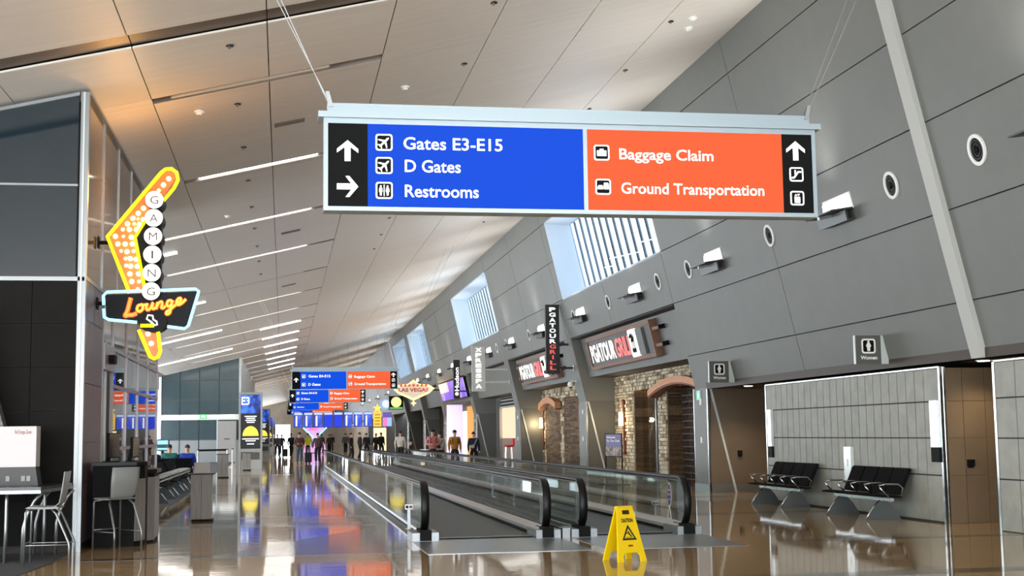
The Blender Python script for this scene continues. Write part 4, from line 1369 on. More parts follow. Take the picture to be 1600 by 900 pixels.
def wall_plate(Y, z0, z1, wd, label, dark_foot=False):
    t = thing('wall_plate', label, 'wall panel', (10.95, Y, z0), 0)
    h = z1 - z0
    a = MB().box(-.05, 0, -wd / 2, wd / 2, .25 if dark_foot else 0, h).build('plate', mat('bright_plate', 'dfe6e2', rough=.25, metal=.3), t)
    MB().box(-.06, -.05, -wd / 2, -wd / 2 + .02, .25 if dark_foot else 0, h).build('plate_edge', CHROME, a)
    if dark_foot:
        MB().box(-.05, 0, -wd / 2, wd / 2, 0, .25).build('outlet_box', BLACKM, t)
    else:
        MB().box(-.055, -.05, -.03, .03, h * .6, h * .75).build('latch', SATIN, t)


wall_plate(29.3, .98, 2.06, .24, 'narrow bright metal plate at the far end of the bench wall', True)
wall_plate(25.05, .30, 1.25, .36, 'white metal cabinet door between the two benches')
wall_plate(21.43, 1.02, 2.06, .28, 'narrow bright metal plate at the near end of the bench wall', True)
t = thing('hand_sensor', 'small black dispenser on the taupe wall of the nearer passage', 'dispenser', (11.42, 21.24, .95))
MB().box(-.05, .05, -.09, 0, 0, .11).build('body', BLACKM, t)
MB().box(-.04, .04, -.07, 0, -.03, 0).build('nozzle', BLACKM, t)
t = thing('hand_sensor', 'small black dispenser on the taupe wall of the farther passage', 'dispenser', (11.75, 33.85, .95))
MB().box(-.05, .05, -.09, 0, 0, .13).build('body', BLACKM, t)
MB().box(-.04, .04, -.07, 0, -.03, 0).build('nozzle', BLACKM, t)
t = thing('exit_sign', 'small green exit sign on the grey column', 'sign', (10.93, 34.55, 2.42))
MB().box(-.03, 0, -.16, .16, 0, .24).build('sign_box', STEELW, t)
MB().box(-.034, -.03, -.14, .14, .02, .22).build('green_face', glow('exit_green', (.1, .75, .35), 1.0, '206040'), t)
MB().prism([(-.04, .05), (.0, .05), (.04, .12), (.0, .19), (-.03, .15)], 'x', -.038, -.034).build('running_figure', WGLOW, t)

# ------------------------------------------------------------------ restaurant signs
TIM = mat('timber_frame_brown', '8a6652', rough=.6, var=.2, scale=8)
PGB = mat('sign_face_charcoal', '383b39', rough=.4)
PGW = glow('channel_white', (1, .97, .92), 1.0, 'ffffff')
PGR = glow('channel_red', (.95, .22, .22), 1.0, 'c03030')


def grill_sign(Yc, label):
    t = wall_root('restaurant_sign', label, 'sign', Yc, 3.93, .35, 'timber framed restaurant signs on the fascia')
    W, Hh = 8.1, .92
    MB().box(-W / 2, W / 2, -.22, -.02, 0, Hh).build('sign_face', PGB, t)
    for (a, b, c, d) in ((-W / 2 - .1, W / 2 + .1, -.09, .02), (-W / 2 - .1, W / 2 + .1, Hh - .02, Hh + .09)):
        MB().box(a, b, -.26, -.0, c, d).build('frame_rail', TIM, t)
    for (a, b) in ((-W / 2 - .1, -W / 2), (W / 2, W / 2 + .1)):
        MB().box(a, b, -.26, 0, .02, Hh - .02).build('frame_stile', TIM, t)
    for z in (.18, .68):
        MB().box(-W / 2 - .75, -W / 2 - .1, -.2, -.1, z, z + .09).build('bracket_bar', TIM, t)
        MB().box(W / 2 + .1, W / 2 + .75, -.2, -.1, z, z + .09).build('bracket_bar', TIM, t)
        MB().box(W / 2 + .75, W / 2 + .81, -.2, 0, z - .02, z + .11).build('bracket_cap', BLACKM, t)
    text_mesh('PGATOUR', -3.75, -.35, .16, .76, PGW, 'lettering', t, -.22, .05, .03)
    text_mesh('GRILL', -.25, 1.75, .16, .76, PGR, 'lettering', t, -.22, .05, .03)
    bag = MB().ring(rrect(2.15, .46, .75, .86, .12), rrect(2.15, .46, .55, .7, .08), 'y', -.32, -.22).build('club_bag_outline', PGW, t)
    MB().prism(rrect(2.15, .46, .56, .71, .08), 'y', -.30, -.22).build('club_bag_face', WPRINT, bag)
    MB().tube([(2.0, -.34, .66), (2.15, -.34, .72), (2.28, -.34, .62), (2.2, -.34, .52)], .035, 6).build('club_mark', BLACKM, bag)
    MB().box(1.98, 2.3, -.335, -.30, .18, .3).build('pocket_mark', BLACKM, bag)
    MB().box(2.62, 3.3, -.30, -.22, .06, .86).build('grey_block', mat('block_grey', '5f6462', rough=.5), t)  # plain grey block to the right of the club bag
    return t


grill_sign(42.2, 'timber framed white and red restaurant sign above the nearer stone bay')
grill_sign(56.6, 'timber framed white and red restaurant sign above the farther stone bay')


def blade(name, label, x0, x1, Y, z0, z1, m, letters, lm, armx, armz, vertical=True, split=None, lm2=None):
    t = thing(name, label, 'sign', (x0, Y, z0))
    W, Hh = x1 - x0, z1 - z0
    b = MB().box(0, W, 0, .14, 0, Hh).build('sign_box', m, t)
    MB().ring([(0, 0), (W, 0), (W, Hh), (0, Hh)], [(.03, .03), (W - .03, .03), (W - .03, Hh - .03), (.03, Hh - .03)], 'y', -.012, 0).build('sign_rim', m, b)
    if vertical:
        n = len(letters)
        for i, ch in enumerate(letters):
            zt_ = Hh * .96 - (Hh * .92) * i / n
            h = Hh * .92 / n * .74
            w_ = W * (.12 if ch == 'I' else .46)
            text_mesh(ch, W / 2 - w_ / 2, W / 2 + w_ / 2, zt_ - h, zt_, lm if (split is None or i < split) else lm2, 'letter', b, 0, .02, .03)
    for z in armz:
        a = MB().box(W, armx - x0, .04, .10, z - z0 - .04, z - z0 + .04).build('mount_arm', m if m is not None else BLACKM, t)
        MB().box(armx - x0 - .03, armx - x0, -.02, .16, z - z0 - .10, z - z0 + .10).build('mount_plate', STEELW, a)
    return t


blade('blade_sign', 'tall black blade sign with white and red letters beside the stone bays', 9.57, 10.08, 48.7, 3.76, 6.33, mat('blade_black', '0e0e0e', rough=.4), 'PGATOURGRILL', PGW, 10.62, (4.85, 3.98), split=7, lm2=glow('blade_red', (.75, .12, .1), 1.0, '802020'))
blade('blade_sign', 'tall pale grey blade sign with white letters in the spa bay', 8.77, 9.40, 62.8, 3.59, 5.72, mat('blade_grey', 'b4b5b2', rough=.5, emit=(.3, .3, .29), es=.3), 'XPRESSPA', PGW, 10.58, (4.62, 4.02))
hb = blade('blade_sign', 'narrow black blade sign with sideways lettering in front of the purple screen', 9.65, 10.02, 76.8, 3.64, 5.85, MATS['blade_black'], '', PGW, 10.60, (4.9, 4.05))
tx = text_mesh('Hudson', 0, 1.35, 0, .24, PGW, 'lettering', hb, 0, .02, .02)
for v in tx.data.vertices:
    x, y, z = v.co
    v.co = (.30 - z, y, .42 + x)
MB().prism(circ(.185, .26, .1, 16), 'y', -.03, 0).build('round_mark', PGW, hb)

# ------------------------------------------------------------------ big purple screen on the fascia
def screen_mat(name, cols, scale, es=1.0):
    m = bpy.data.materials.new(name)
    m.use_nodes = True
    nt = m.node_tree
    b = nt.nodes['Principled BSDF']
    tc = nt.nodes.new('ShaderNodeTexCoord')
    n1 = nt.nodes.new('ShaderNodeTexNoise')
    n1.inputs['Scale'].default_value = scale
    n1.inputs['Detail'].default_value = 2
    r = nt.nodes.new('ShaderNodeValToRGB')
    r.color_ramp.interpolation = 'EASE'
    for i, c in enumerate(cols):
        p = .3 + .4 * i / (len(cols) - 1)
        if i < 2:
            e = r.color_ramp.elements[i]
            e.position = p
        else:
            e = r.color_ramp.elements.new(p)
        e.color = (*hx(c), 1)
    nt.links.new(tc.outputs['Object'], n1.inputs['Vector'])
    nt.links.new(n1.outputs['Fac'], r.inputs[0])
    nt.links.new(r.outputs[0], b.inputs['Emission Color'])
    b.inputs['Emission Strength'].default_value = es
    b.inputs['Base Color'].default_value = (.02, .02, .03, 1)
    return m


t = wall_root('video_screen', 'large glowing purple video screen on the leaning wall', 'screen', 83.5, 3.78, -.05)
MB().box(-6.2, 6.2, -.12, .0, 0, 1.2).build('screen_case', BLACKM, t)
PUR = screen_mat('purple_video', ('5a35d8', '7a50e8', 'a080f0', 'f0c0f0'), .5)
MB().box(-6.15, 6.15, -.125, -.12, .03, 1.17).build('picture', PUR, t)
MB().box(-6.15, -1.5, -.128, -.125, .55, 1.17).build('picture_highlight', screen_mat('pink_video', ('f0a0e0', 'ffd0f0', 'ffe8c0'), .7), t)

# ------------------------------------------------------------------ welcome sign of the city
LVY = glow('bulb_gold', (1.0, .78, .25), 2.2, 'ffd060')
lv = thing('neon_sign', 'glowing diamond shaped city welcome sign with gold border in the distance', 'neon sign', (8.7, 91.0, 3.6))
OUT = [(-1.42, 1.12), (-1.05, 1.35), (-.35, 1.42), (0, 1.7), (.35, 1.42), (1.05, 1.35), (1.42, 1.12), (1.05, .78), (0, .30), (-1.05, .78)]
INN = [(x * .86, 1.08 + (z - 1.08) * .82) for x, z in OUT]
bdy = MB().prism(OUT, 'y', 0, .2).build('sign_board', mat('board_cream', '40382c', rough=.7, spec=.1, emit=(1.0, .86, .66), es=.75), lv)
MB().ring(OUT, INN, 'y', -.08, 0).build('gold_border', LVY, bdy)
text_mesh('LAS VEGAS', -1.02, 1.02, .90, 1.14, glow('red_letters', (.55, .05, .02), .8, '401008'), 'lettering', bdy, -.0, .03, .04)
for i in range(7):
    MB().prism(circ(-.84 + .28 * i, 1.32, .09, 14), 'y', -.09, 0).build('red_disc', glow('red_disc_lit', (.75, .10, .05), .9, '902010'), bdy)
st = [(0 + (.2 if k % 2 == 0 else .08) * math.sin(math.pi * k / 4), .12 + (.2 if k % 2 == 0 else .08) * math.cos(math.pi * k / 4)) for k in range(8)]
MB().prism(st, 'y', 0, .08).build('star', LVY, lv)
MB().box(.6, 2.0, .06, .14, .95, 1.05).build('mount_arm', BLACKM, lv)
light('sign_glow', 'POINT', (1.3, -.6, 1.0), 60, (1, .7, .25), .3, parent=lv)
# small round and star signs
t = thing('round_sign', 'round yellow-green lit sign hanging under the welcome sign', 'sign', (7.86, 95.0, 3.38))
MB().box(-.5, .5, .02, .2, 0, .95).build('sign_box', BLACKM, t)
MB().prism(circ(0, .52, .36, 24), 'y', -.02, .02).build('yellow_disc', glow('disc_yellow', (.95, .85, .35), 1.0, 'e0d060'), t)
MB().cyl((0, .1, .95), (0, .1, ceil_z(7.86) - 3.38), .008, 6).build('hanger', SATIN, t)
MB().box(-.46, .46, -.02, .02, .04, .16).build('green_bar', glow('bar_green', (.2, .55, .15), .9, '306020'), t)
t = thing('round_sign', 'round pale blue lit sign left of the yellow-green one', 'sign', (7.9, 106.0, 3.65))
MB().prism(circ(0, .36, .40, 24), 'y', .0, .15).build('blue_disc', glow('disc_blue', (.35, .5, .75), .9, '6080b0'), t)
MB().prism(circ(.06, .38, .30, 24), 'y', -.02, .0).build('white_crescent', glow('disc_white', (.8, .85, .95), .9, 'd0d8e8'), t)
MB().cyl((0, .07, .72), (0, .07, ceil_z(7.9) - 3.65), .008, 6).build('hanger', SATIN, t)
t = thing('star_sign', 'yellow lit sign topped by a star at the end of the monitor row', 'sign', (7.57, 110.0, 2.3))
MB().box(-.32, .32, 0, .15, 0, 1.2).build('yellow_board', glow('board_yellow', (.95, .62, .08), 1.0, 'e0a020'), t)
MB().prism([((.38 if k % 2 == 0 else .16) * math.sin(math.pi * k / 5), 1.48 + (.38 if k % 2 == 0 else .16) * math.cos(math.pi * k / 5)) for k in range(10)], 'y', 0, .1).build('star', glow('star_yellow', (1, .78, .1), 1.1, 'f0c030'), t)
for i in range(4):
    MB().box(-.22, .22, -.01, 0, .18 + .25 * i, .23 + .25 * i).build('print_line', mat('print_brown', '6a4a10', rough=.6), t)
MB().cyl((0, .07, 1.2), (0, .07, ceil_z(7.57) - 2.3), .008, 6).build('hanger', SATIN, t)
t = thing('advert_panel', 'small purple and pink lit panel beside the star sign', 'panel', (8.36, 110.0, 2.3))
MB().box(-.37, .37, 0, .15, 0, 1.15).build('panel_case', glow('panel_indigo', (.16, .12, .42), 1.0, '302860'), t)
MB().box(-.36, 0, -.01, 0, .02, .72).build('pink_field', glow('panel_pink', (.85, .25, .6), 1.0, 'c04090'), t)
MB().cyl((0, .07, 1.15), (0, .07, ceil_z(8.36) - 2.3), .008, 6).build('hanger', SATIN, t)
MB().box(0, .36, -.01, 0, .02, .72).build('blue_field', glow('panel_blue', (.4, .55, .9), 1.0, '6080c0'), t)

# flight monitors
MBLUE = screen_mat('flight_list', ('2540d8', '3c5ae8', '8aa0f5'), 1.5)
for i in range(8):
    x = .87 + .80 * i
    t = thing('flight_monitor', '%s blue flight monitor from the left of the hanging row' % ordn[i].replace('nearest', 'first'), 'monitor', (x, 110, 2.3), 0, 'flight information monitors hung in a row')
    MB().box(0, .68, 0, .12, 0, 1.2).build('case', BLACKM, t)
    MB().box(.02, .66, -.01, 0, .02, 1.0).build('screen', MBLUE if i not in (3, 4) else glow('screen_plain_blue', (.02, .06, .85), 1.0, '101060'), t)
    MB().box(.02, .66, -.01, 0, 1.0, 1.17).build('header', glow('screen_header', (.55, .65, .95), 1.0, 'a0b0e0'), t)
    if i not in (3, 4):
        MB().box(.14, .26, -.014, -.01, .1, .92).build('list_column', glow('list_white', (.9, .93, 1), 1.0, 'ffffff'), t)
    MB().cyl((.34, .06, 1.2), (.34, .06, ceil_z(x + .34) - 2.3), .008, 6).build('hanger', SATIN, t)

# poster stand by the right balustrade
t = thing('poster_stand', 'black framed poster stand reading Welcome To The Club', 'poster stand', (10.0, 40.4, 0), math.radians(-72))
for x in (-.48, .46):
    MB().box(x, x + .03, -.015, .015, 0, 1.56).build('upright', BLACKM, t)
MB().box(-.45, .46, -.015, .015, 1.53, 1.56).build('top_bar', BLACKM, t)
MB().box(-.45, .46, -.015, .015, .84, .87).build('lower_bar', BLACKM, t)
MB().box(-.6, .6, -.2, .2, 0, .02).build('foot_plate', BLACKM, t)
p = MB().box(-.45, .46, -.01, .01, .87, 1.53).build('poster', mat('poster_purple', '4a3f7a', rough=.5), t)
MB().box(-.45, .46, -.014, -.01, .87, 1.15).build('picture', mat('poster_photo', 'a89a94', rough=.6, var=.6, scale=7, col2='4a3028'), p)
text_mesh('Welcome', -.38, .12, 1.41, 1.475, WPRINT, 'lettering', p, -.01, .004, .02)
text_mesh('To The Club', -.38, .36, 1.30, 1.365, WPRINT, 'lettering', p, -.01, .004, .02)
# dome camera on the fin
t = thing('security_camera', 'white dome camera on the fin between the stone bays', 'camera', (10.655, 48.9, 3.35))
MB().cyl((.12, 0, .15), (-.12, 0, .15), .04, 8).build('bracket', WHITE, t)
MB().ell((-.14, 0, .02), (.12, .12, .12), 14, 8).build('dome', WHITE, t, True)
MB().ell((-.14, 0, -.03), (.09, .09, .09), 12, 6).build('lens_dome', BLACK, t, True)
# red chair in the spa
t = thing('stool', 'red stool inside the spa front', 'stool', (11.6, 69.5, 0))
MB().ell((0, 0, .95), (.28, .3, .07), 14, 6).build('seat', mat('red_seat', 'c01818', rough=.4), t, True)
MB().prism([(-.28, .97), (.28, .97), (.24, 1.35), (-.24, 1.35)], 'x', .2, .26).build('backrest', MATS['red_seat'], t)
for a in range(4):
    MB().cyl((.2 * math.cos(a * 1.57 + .78), .2 * math.sin(a * 1.57 + .78), .95), (.26 * math.cos(a * 1.57 + .78), .26 * math.sin(a * 1.57 + .78), 0), .02, 6).build('leg', CHROME, t)

# ================================================================== BEAM SEATING
PAD = mat('black_upholstery', '161617', rough=.9, var=.15, scale=20, spec=.08)
LEGM = mat('leg_plate', '565b5a', rough=.5, metal=.3)


def seat_bench(n, label, loc, rz, group, cat='bench', pitch=.6):
    t = thing('row_seating', label, cat, loc, rz, group)
    W = n * pitch
    x0 = -W / 2
    MB().box(x0, x0 + W, -.05, .03, .33, .39).build('beam', CHROME, t)
    seat = MB().prism([(-.30, .415), (-.31, .44), (-.15, .455), (.08, .42), (.20, .42), (.20, .39), (.05, .385), (-.15, .42)], 'x', .02, pitch - .03).mesh('seat', PAD)
    back = MB().prism([(.13, .45), (.20, .43), (.27, .60), (.40, .87), (.37, .90), (.33, .885), (.22, .64)], 'x', .025, pitch - .035).mesh('backrest', PAD)
    arm_m = MB().tube([(0, .16, .44), (0, .20, .56), (0, .12, .625), (0, -.12, .63), (0, -.24, .61), (0, -.22, .56), (0, -.06, .40)], .016, 8).mesh('armrest', CHROME, True)
    for i in range(n):
        put(seat, 'seat', t, (x0 + i * pitch, 0, 0))
        put(back, 'backrest', t, (x0 + i * pitch, 0, 0))
    for i in range(n + 1):
        put(arm_m, 'armrest', t, (x0 + i * pitch, 0, 0))
    lg = MB().prism([(-.34, 0), (-.30, 0), (-.08, .30), (.02, .32), (.10, .30), (.30, 0), (.26, 0), (.06, .10), (-.06, .10), (-.22, 0)][:1] + [(-.30, .09), (-.20, .22), (-.08, .33), (.06, .33), (.18, .2), (.30, 0)], 'x', -.02, .02).mesh('leg', LEGM)
    edge = MB().tube([(0, -.35, .01), (0, -.30, .10), (0, -.2, .23), (0, -.08, .335)], .016, 6).mesh('leg_edge', CHROME, True)
    for x in (x0 + pitch * .55, x0 + W - pitch * .55):
        l = put(lg, 'leg', t, (x, 0, 0))
        put(edge, 'leg_edge', l, (0, 0, 0))
    return t


R90 = math.pi / 2
seat_bench(4, 'four-seat black bench farther along the concrete wall', (10.48, 27.6, 0), -R90, 'benches by the concrete wall')
seat_bench(4, 'four-seat black bench nearer along the concrete wall', (10.48, 23.45, 0), -R90, 'benches by the concrete wall')
gi = 0
for (x, y, rz, lab) in ((-3.12, 35.4, R90, 'gate bench facing the walkway, nearest the lounge glass'), (-3.12, 39.1, R90, 'gate bench facing the walkway, middle of its row'), (-3.12, 42.8, R90, 'gate bench facing the walkway, far end of its row'),
                        (-4.55, 48.0, math.pi, 'gate bench with people seated, seen from behind'), (-4.75, 52.5, 0, 'gate bench facing the lounge behind the seated people'), (-5.3, 58.5, math.pi, 'gate bench farthest back near the teal kiosk'),
                        (-4.35, 39.1, -R90, 'gate bench back to back with the nearest one'), (-4.35, 42.8, -R90, 'gate bench back to back with the middle one')):
    seat_bench(5, 'row of black seats, ' + lab, (x, y, .006), rz, 'black seat rows of the gate', 'bench')

# ================================================================== LEFT FURNITURE
GRAN = mat('grey_granite', '4c4b49', rough=.45, var=.55, scale=30, col2='7d7c7a')
TOPM = mat('dark_table_top', '2a2826', rough=.25)
tb = thing('high_table', 'dark topped high charging table with curved metal legs at the left edge', 'table', (-3.9, 19.4, 0))
TP = [(-2.5, -.85), (.78, -.85), (.93, .76), (.93, .81), (-2.5, .81)]
MB().prism(TP, 'z', .945, .985).build('tabletop', TOPM, tb)
MB().prism([(x * 1.004, y * 1.015) for x, y in TP], 'z', .90, .945).build('metal_apron', SATIN, tb)


def curved_leg(x, y, dx):
    MB().tube([(x + dx, y, .90), (x + dx * .6, y, .80), (x + dx * .2, y, .62), (x, y, .45), (x - .01, y, 0.0)], .022, 8).build('leg', SATIN, tb, True)


for (x, y, d) in ((.55, -.72, .22), (.33, -.70, 0), (.80, .35, .22), (.62, .45, .0), (.48, .6, .2), (-1.6, -.7, .0)):
    curved_leg(x, y, d)
MB().hexa([(-.62, -.62, 0), (.20, -.62, 0), (.20, -.30, 0), (-.62, -.30, 0)], [(-.8, -.62, .9), (-.15, -.62, .9), (-.15, -.30, .9), (-.8, -.30, .9)]).build('granite_pedestal', GRAN, tb)
gc = thing('granite_column', 'leaning grey granite column behind the charging box', 'column', (-4.05, 19.9, .985))
MB().hexa([(.05, 0, 0), (.42, 0, 0), (.42, .28, 0), (.05, .28, 0)], [(-.75, 0, 2.6), (-.35, 0, 2.6), (-.35, .28, 2.6), (-.75, .28, 2.6)]).build('column_shaft', GRAN, gc)
rc = thing('charging_box', 'white charging station box with red lettering on the high table', 'charging station', (-3.62, 19.3, .985))
MB().prism([(-.62, .0), (.34, 0), (.30, .25), (-.62, .25)], 'y', -.02, .30).build('socket_base', mat('dark_metal_base', '2f2d2b', rough=.35, metal=.5), rc)
b = MB().box(-.62, .30, 0, .32, .25, .80).build('white_box', mat('box_white', 'cfc8c6', rough=.45), rc)
text_mesh('ReCharge Zone', .02, .235, .70, .755, mat('red_brown_print', '8a3a2a', rough=.6), 'lettering', b, 0, .004, .0)
for x in (-.08, .12, .19):
    MB().box(x, x + .05, -.035, -.02, .06, .13).build('socket', mat('socket_grey', '8a8a88', rough=.4), rc)
MB().box(-.62, -.22, -.006, 0, .25, .80).build('bright_panel', mat('box_bright', 'f2f2f0', rough=.4), b)

SHELL = mat('grey_plastic_shell', '8b8d8c', rough=.4)


def bar_chair(loc, rz, label):
    """faces local -y; seat at 0.75 m"""
    t = thing('bar_chair', label, 'chair', loc, rz, 'tall grey plastic chairs')
    sh = [(-.24, .735), (-.20, .755), (0, .745), (.14, .75), (.20, .80), (.235, .98), (.26, 1.19), (.285, 1.19), (.26, .97), (.225, .78), (.16, .725), (0, .72), (-.20, .73)]
    MB().prism(sh[:4] + [(.18, .735), (.16, .725), (0, .72), (-.20, .73)], 'x', -.23, .23).build('seat', SHELL, t)
    bk = MB()
    prof = [(.14, .75), (.20, .80), (.235, .98), (.26, 1.19)]
    N = 8
    for layer in (0, 1):
        pass
    vs, fs = [], []
    for i, (y, z) in enumerate(prof):
        hw = (.17, .21, .23, .225)[i]
        for k in range(N + 1):
            u = -1 + 2 * k / N
            vs.append((u * hw, y + .03 * (u * u) * -1, z))
    for i, (y, z) in enumerate(prof):
        hw = (.17, .21, .23, .225)[i]
        for k in range(N + 1):
            u = -1 + 2 * k / N
            vs.append((u * hw, y + .014 - .03 * u * u, z))
    m_ = len(prof) * (N + 1)
    for i in range(len(prof) - 1):
        for k in range(N):
            a, b_, c, d = i * (N + 1) + k, i * (N + 1) + k + 1, (i + 1) * (N + 1) + k + 1, (i + 1) * (N + 1) + k
            fs += [(a, b_, c, d), (m_ + a, m_ + d, m_ + c, m_ + b_)]
    top = (len(prof) - 1) * (N + 1)
    for k in range(N):
        fs.append((top + k, top + k + 1, m_ + top + k + 1, m_ + top + k))
    for i in range(len(prof) - 1):
        a, d = i * (N + 1), (i + 1) * (N + 1)
        fs += [(a, d, m_ + d, m_ + a), (a + N, m_ + a + N, m_ + d + N, d + N)]
    bk.add(vs, fs).build('backrest', SHELL, t, True)
    for s in (-1, 1):
        MB().tube([(s * .16, -.12, .72), (s * .21, -.215, .71), (s * .22, -.23, .68), (s * .225, -.24, 0)], .014, 8).build('leg', SATIN, t, True)
        MB().tube([(s * .16, .08, .72), (s * .20, .14, .66), (s * .22, .30, .30), (s * .225, .31, .26), (s * .225, .31, 0)], .015, 8).build('leg', SATIN, t, True)
        MB().tube([(s * .224, -.236, .27), (s * .225, .31, .27)], .010, 6).build('footrest', SATIN, t, True)
    MB().tube([(-.224, -.236, .29), (.224, -.236, .29)], .010, 6).build('footrest', SATIN, t, True)
    return t


bar_chair((-2.98, 18.25, 0), -R90, 'tall grey chair in profile facing the high table')
bar_chair((-2.38, 20.42, 0), math.radians(-140), 'tall grey chair with its back turned, beside the black counter')

kc = thing('service_counter', 'black service counter with grey wood end panels by the lounge door', 'counter', (-2.78, 20.9, 0))
MB().prism([(0, 0), (.60, .04), (.72, .30), (.72, .75), (0, .75)], 'z', 0, 1.20).build('counter_body', BLACKM, kc)
MB().hexa([(.605, .035, .08), (.725, .30, .08), (.735, .295, .08), (.615, .03, .08)], [(.605, .035, 1.0), (.725, .30, 1.0), (.735, .295, 1.0), (.615, .03, 1.0)]).build('end_panel', GREYWOOD, kc)
MB().prism([(-.02, -.03), (.63, .0), (.76, .28), (.76, .78), (-.02, .78)], 'z', 1.20, 1.25).build('counter_top', BLACK, kc)
MB().prism([(0, .75), (.68, .75), (.80, .95), (.80, 1.75), (0, 1.75)], 'z', .0, 1.06).build('side_unit', BLACKM, kc)
MB().hexa([(.685, .745, .03), (.805, .95, .03), (.815, .945, .03), (.695, .74, .03)], [(.685, .745, 1.0), (.805, .95, 1.0), (.815, .945, 1.0), (.695, .74, 1.0)]).build('end_panel', GREYWOOD, kc)
MB().box(.80, .81, .95, 1.75, .05, 1.0).build('end_panel', GREYWOOD, kc)
MB().prism([(-.02, .74), (.72, .74), (.84, .95), (.84, 1.78), (-.02, 1.78)], 'z', 1.06, 1.12).build('side_unit_top', BLACK, kc)


def monitor(loc, rz, s, label):
    t = thing('computer_monitor', label, 'monitor', loc, rz, 'monitors on the service counter')
    MB().box(-.12, .12, -.09, .09, 0, .015).build('base', BLACKM, t)
    MB().hexa([(-.03, .03, .01), (.03, .03, .01), (.03, .08, .01), (-.03, .08, .01)], [(-.03, -.01, .30 * s), (.03, -.01, .30 * s), (.03, .03, .30 * s), (-.03, .03, .30 * s)]).build('stand', BLACKM, t)
    MB().box(-.24 * s, .24 * s, -.045, -.005, .06, .46 * s).build('screen_case', BLACKM, t)
    MB().box(-.23 * s, .23 * s, -.048, -.045, .075, .45 * s).build('screen', mat('dark_screen', '4b3d3c', rough=.25), t)
    return t


monitor((-2.56, 21.25, 1.25), math.radians(77), .95, 'larger angled monitor on the black counter')
monitor((-2.27, 21.5, 1.25), math.radians(82), .8, 'smaller monitor seen edge-on at the counter end')


def podium(x, y, h, wd, label, box=True):
    t = thing('gate_podium', label, 'podium', (x, y, 0), 0, 'grey wood podiums along the concourse')
    MB().box(-wd / 2 + .02, wd / 2 + .02, -wd / 2 + .02, wd / 2 - .02, 0, .045).build('plinth', BLACKM, t)
    for a, b in ((-wd / 2, 0), (0, wd / 2)):
        MB().box(a + .003, b - .003, -wd / 2, wd / 2, .045, h).build('body_panel', GREYWOOD, t)
    MB().box(-wd / 2 - .03, wd / 2 + .05, -wd / 2 - .03, wd / 2 + .05, h, h + .025).build('counter_top', BLACK, t)
    if box:
        MB().box(-wd / 2 + .05, wd / 2 - .05, -.02, wd / 2, h + .025, h + .23).build('raised_screen_box', mat('podium_box', 'b5b0aa', rough=.5), t)
    return t


podium(-1.54, 26.9, .89, .40, 'grey wood podium standing nearest on the open floor')
podium(-2.35, 55.0, .92, .42, 'grey wood podium in the middle distance by the gate seats', False)
podium(-1.72, 66.5, .84, .38, 'small grey podium in front of the E3 totem', False)


def stanchion(x, y, label):
    t = thing('barrier_post', label, 'barrier', (x, y, 0), 0, 'belt barrier posts by the gate door')
    MB().cyl((0, 0, 0), (0, 0, .03), .16, 16).build('base', STEELW, t)
    MB().cyl((0, 0, .03), (0, 0, .95), .04, 12).build('post', STEELW, t)
    MB().cyl((0, 0, .95), (0, 0, 1.0), .05, 12).build('belt_head', BLACKM, t)
    return t


stanchion(-2.62, 73.0, 'white barrier post nearest the E3 totem')
stanchion(-2.85, 72.0, 'white barrier post beside the one nearest the totem')
s3 = stanchion(-4.25, 70.5, 'white barrier post at the far end of the black belt')
MB().hexa([(.02, .0, .90), (1.36, 1.43, .90), (1.36, 1.45, .90), (.02, .02, .90)], [(.02, 0, 1.0), (1.36, 1.43, 1.0), (1.36, 1.45, 1.0), (.02, .02, 1.0)]).build('belt', BLACKM, s3)
t = thing('info_kiosk', 'teal information screen on a stand behind the gate seats', 'kiosk', (-5.1, 60.0, 0))
MB().box(-.05, .05, -.05, .05, 0, 1.1).build('stand', BLACKM, t)
MB().box(-.28, .28, -.06, .06, 1.05, 1.55).build('screen_case', mat('teal_case', '1b5560', rough=.4), t)
MB().box(-.22, .22, -.065, -.06, 1.33, 1.5).build('light_panel', glow('teal_glow', (.35, .65, .75), .8, '80c0d0'), t)
MB().box(-.22, .22, -.065, -.06, 1.1, 1.18).build('light_panel', MATS['teal_glow'], t)
t = thing('exit_sign', 'green exit sign on the white band of the gate facade', 'sign', (-5.1, 89.8, 2.95))
MB().box(-.22, .22, -.05, .05, -.13, .15).build('sign_box', glow('exit_green_far', (.15, .6, .25), 1.0, '308050'), t)
MB().box(-.12, .12, -.055, -.05, -.05, .07).build('print_mark', WGLOW, t)

# ------------------------------------------------------------------ display totems
TFR = mat('totem_frame', '9d9c98', rough=.4, metal=.4)
E3B = screen_mat('totem_blue_video', ('05082a', '0c2a90', '3f80ff', 'b0d8ff'), 1.6)
TDARK = glow('totem_dark_screen', (.012, .012, .016), 1.0, '080808')


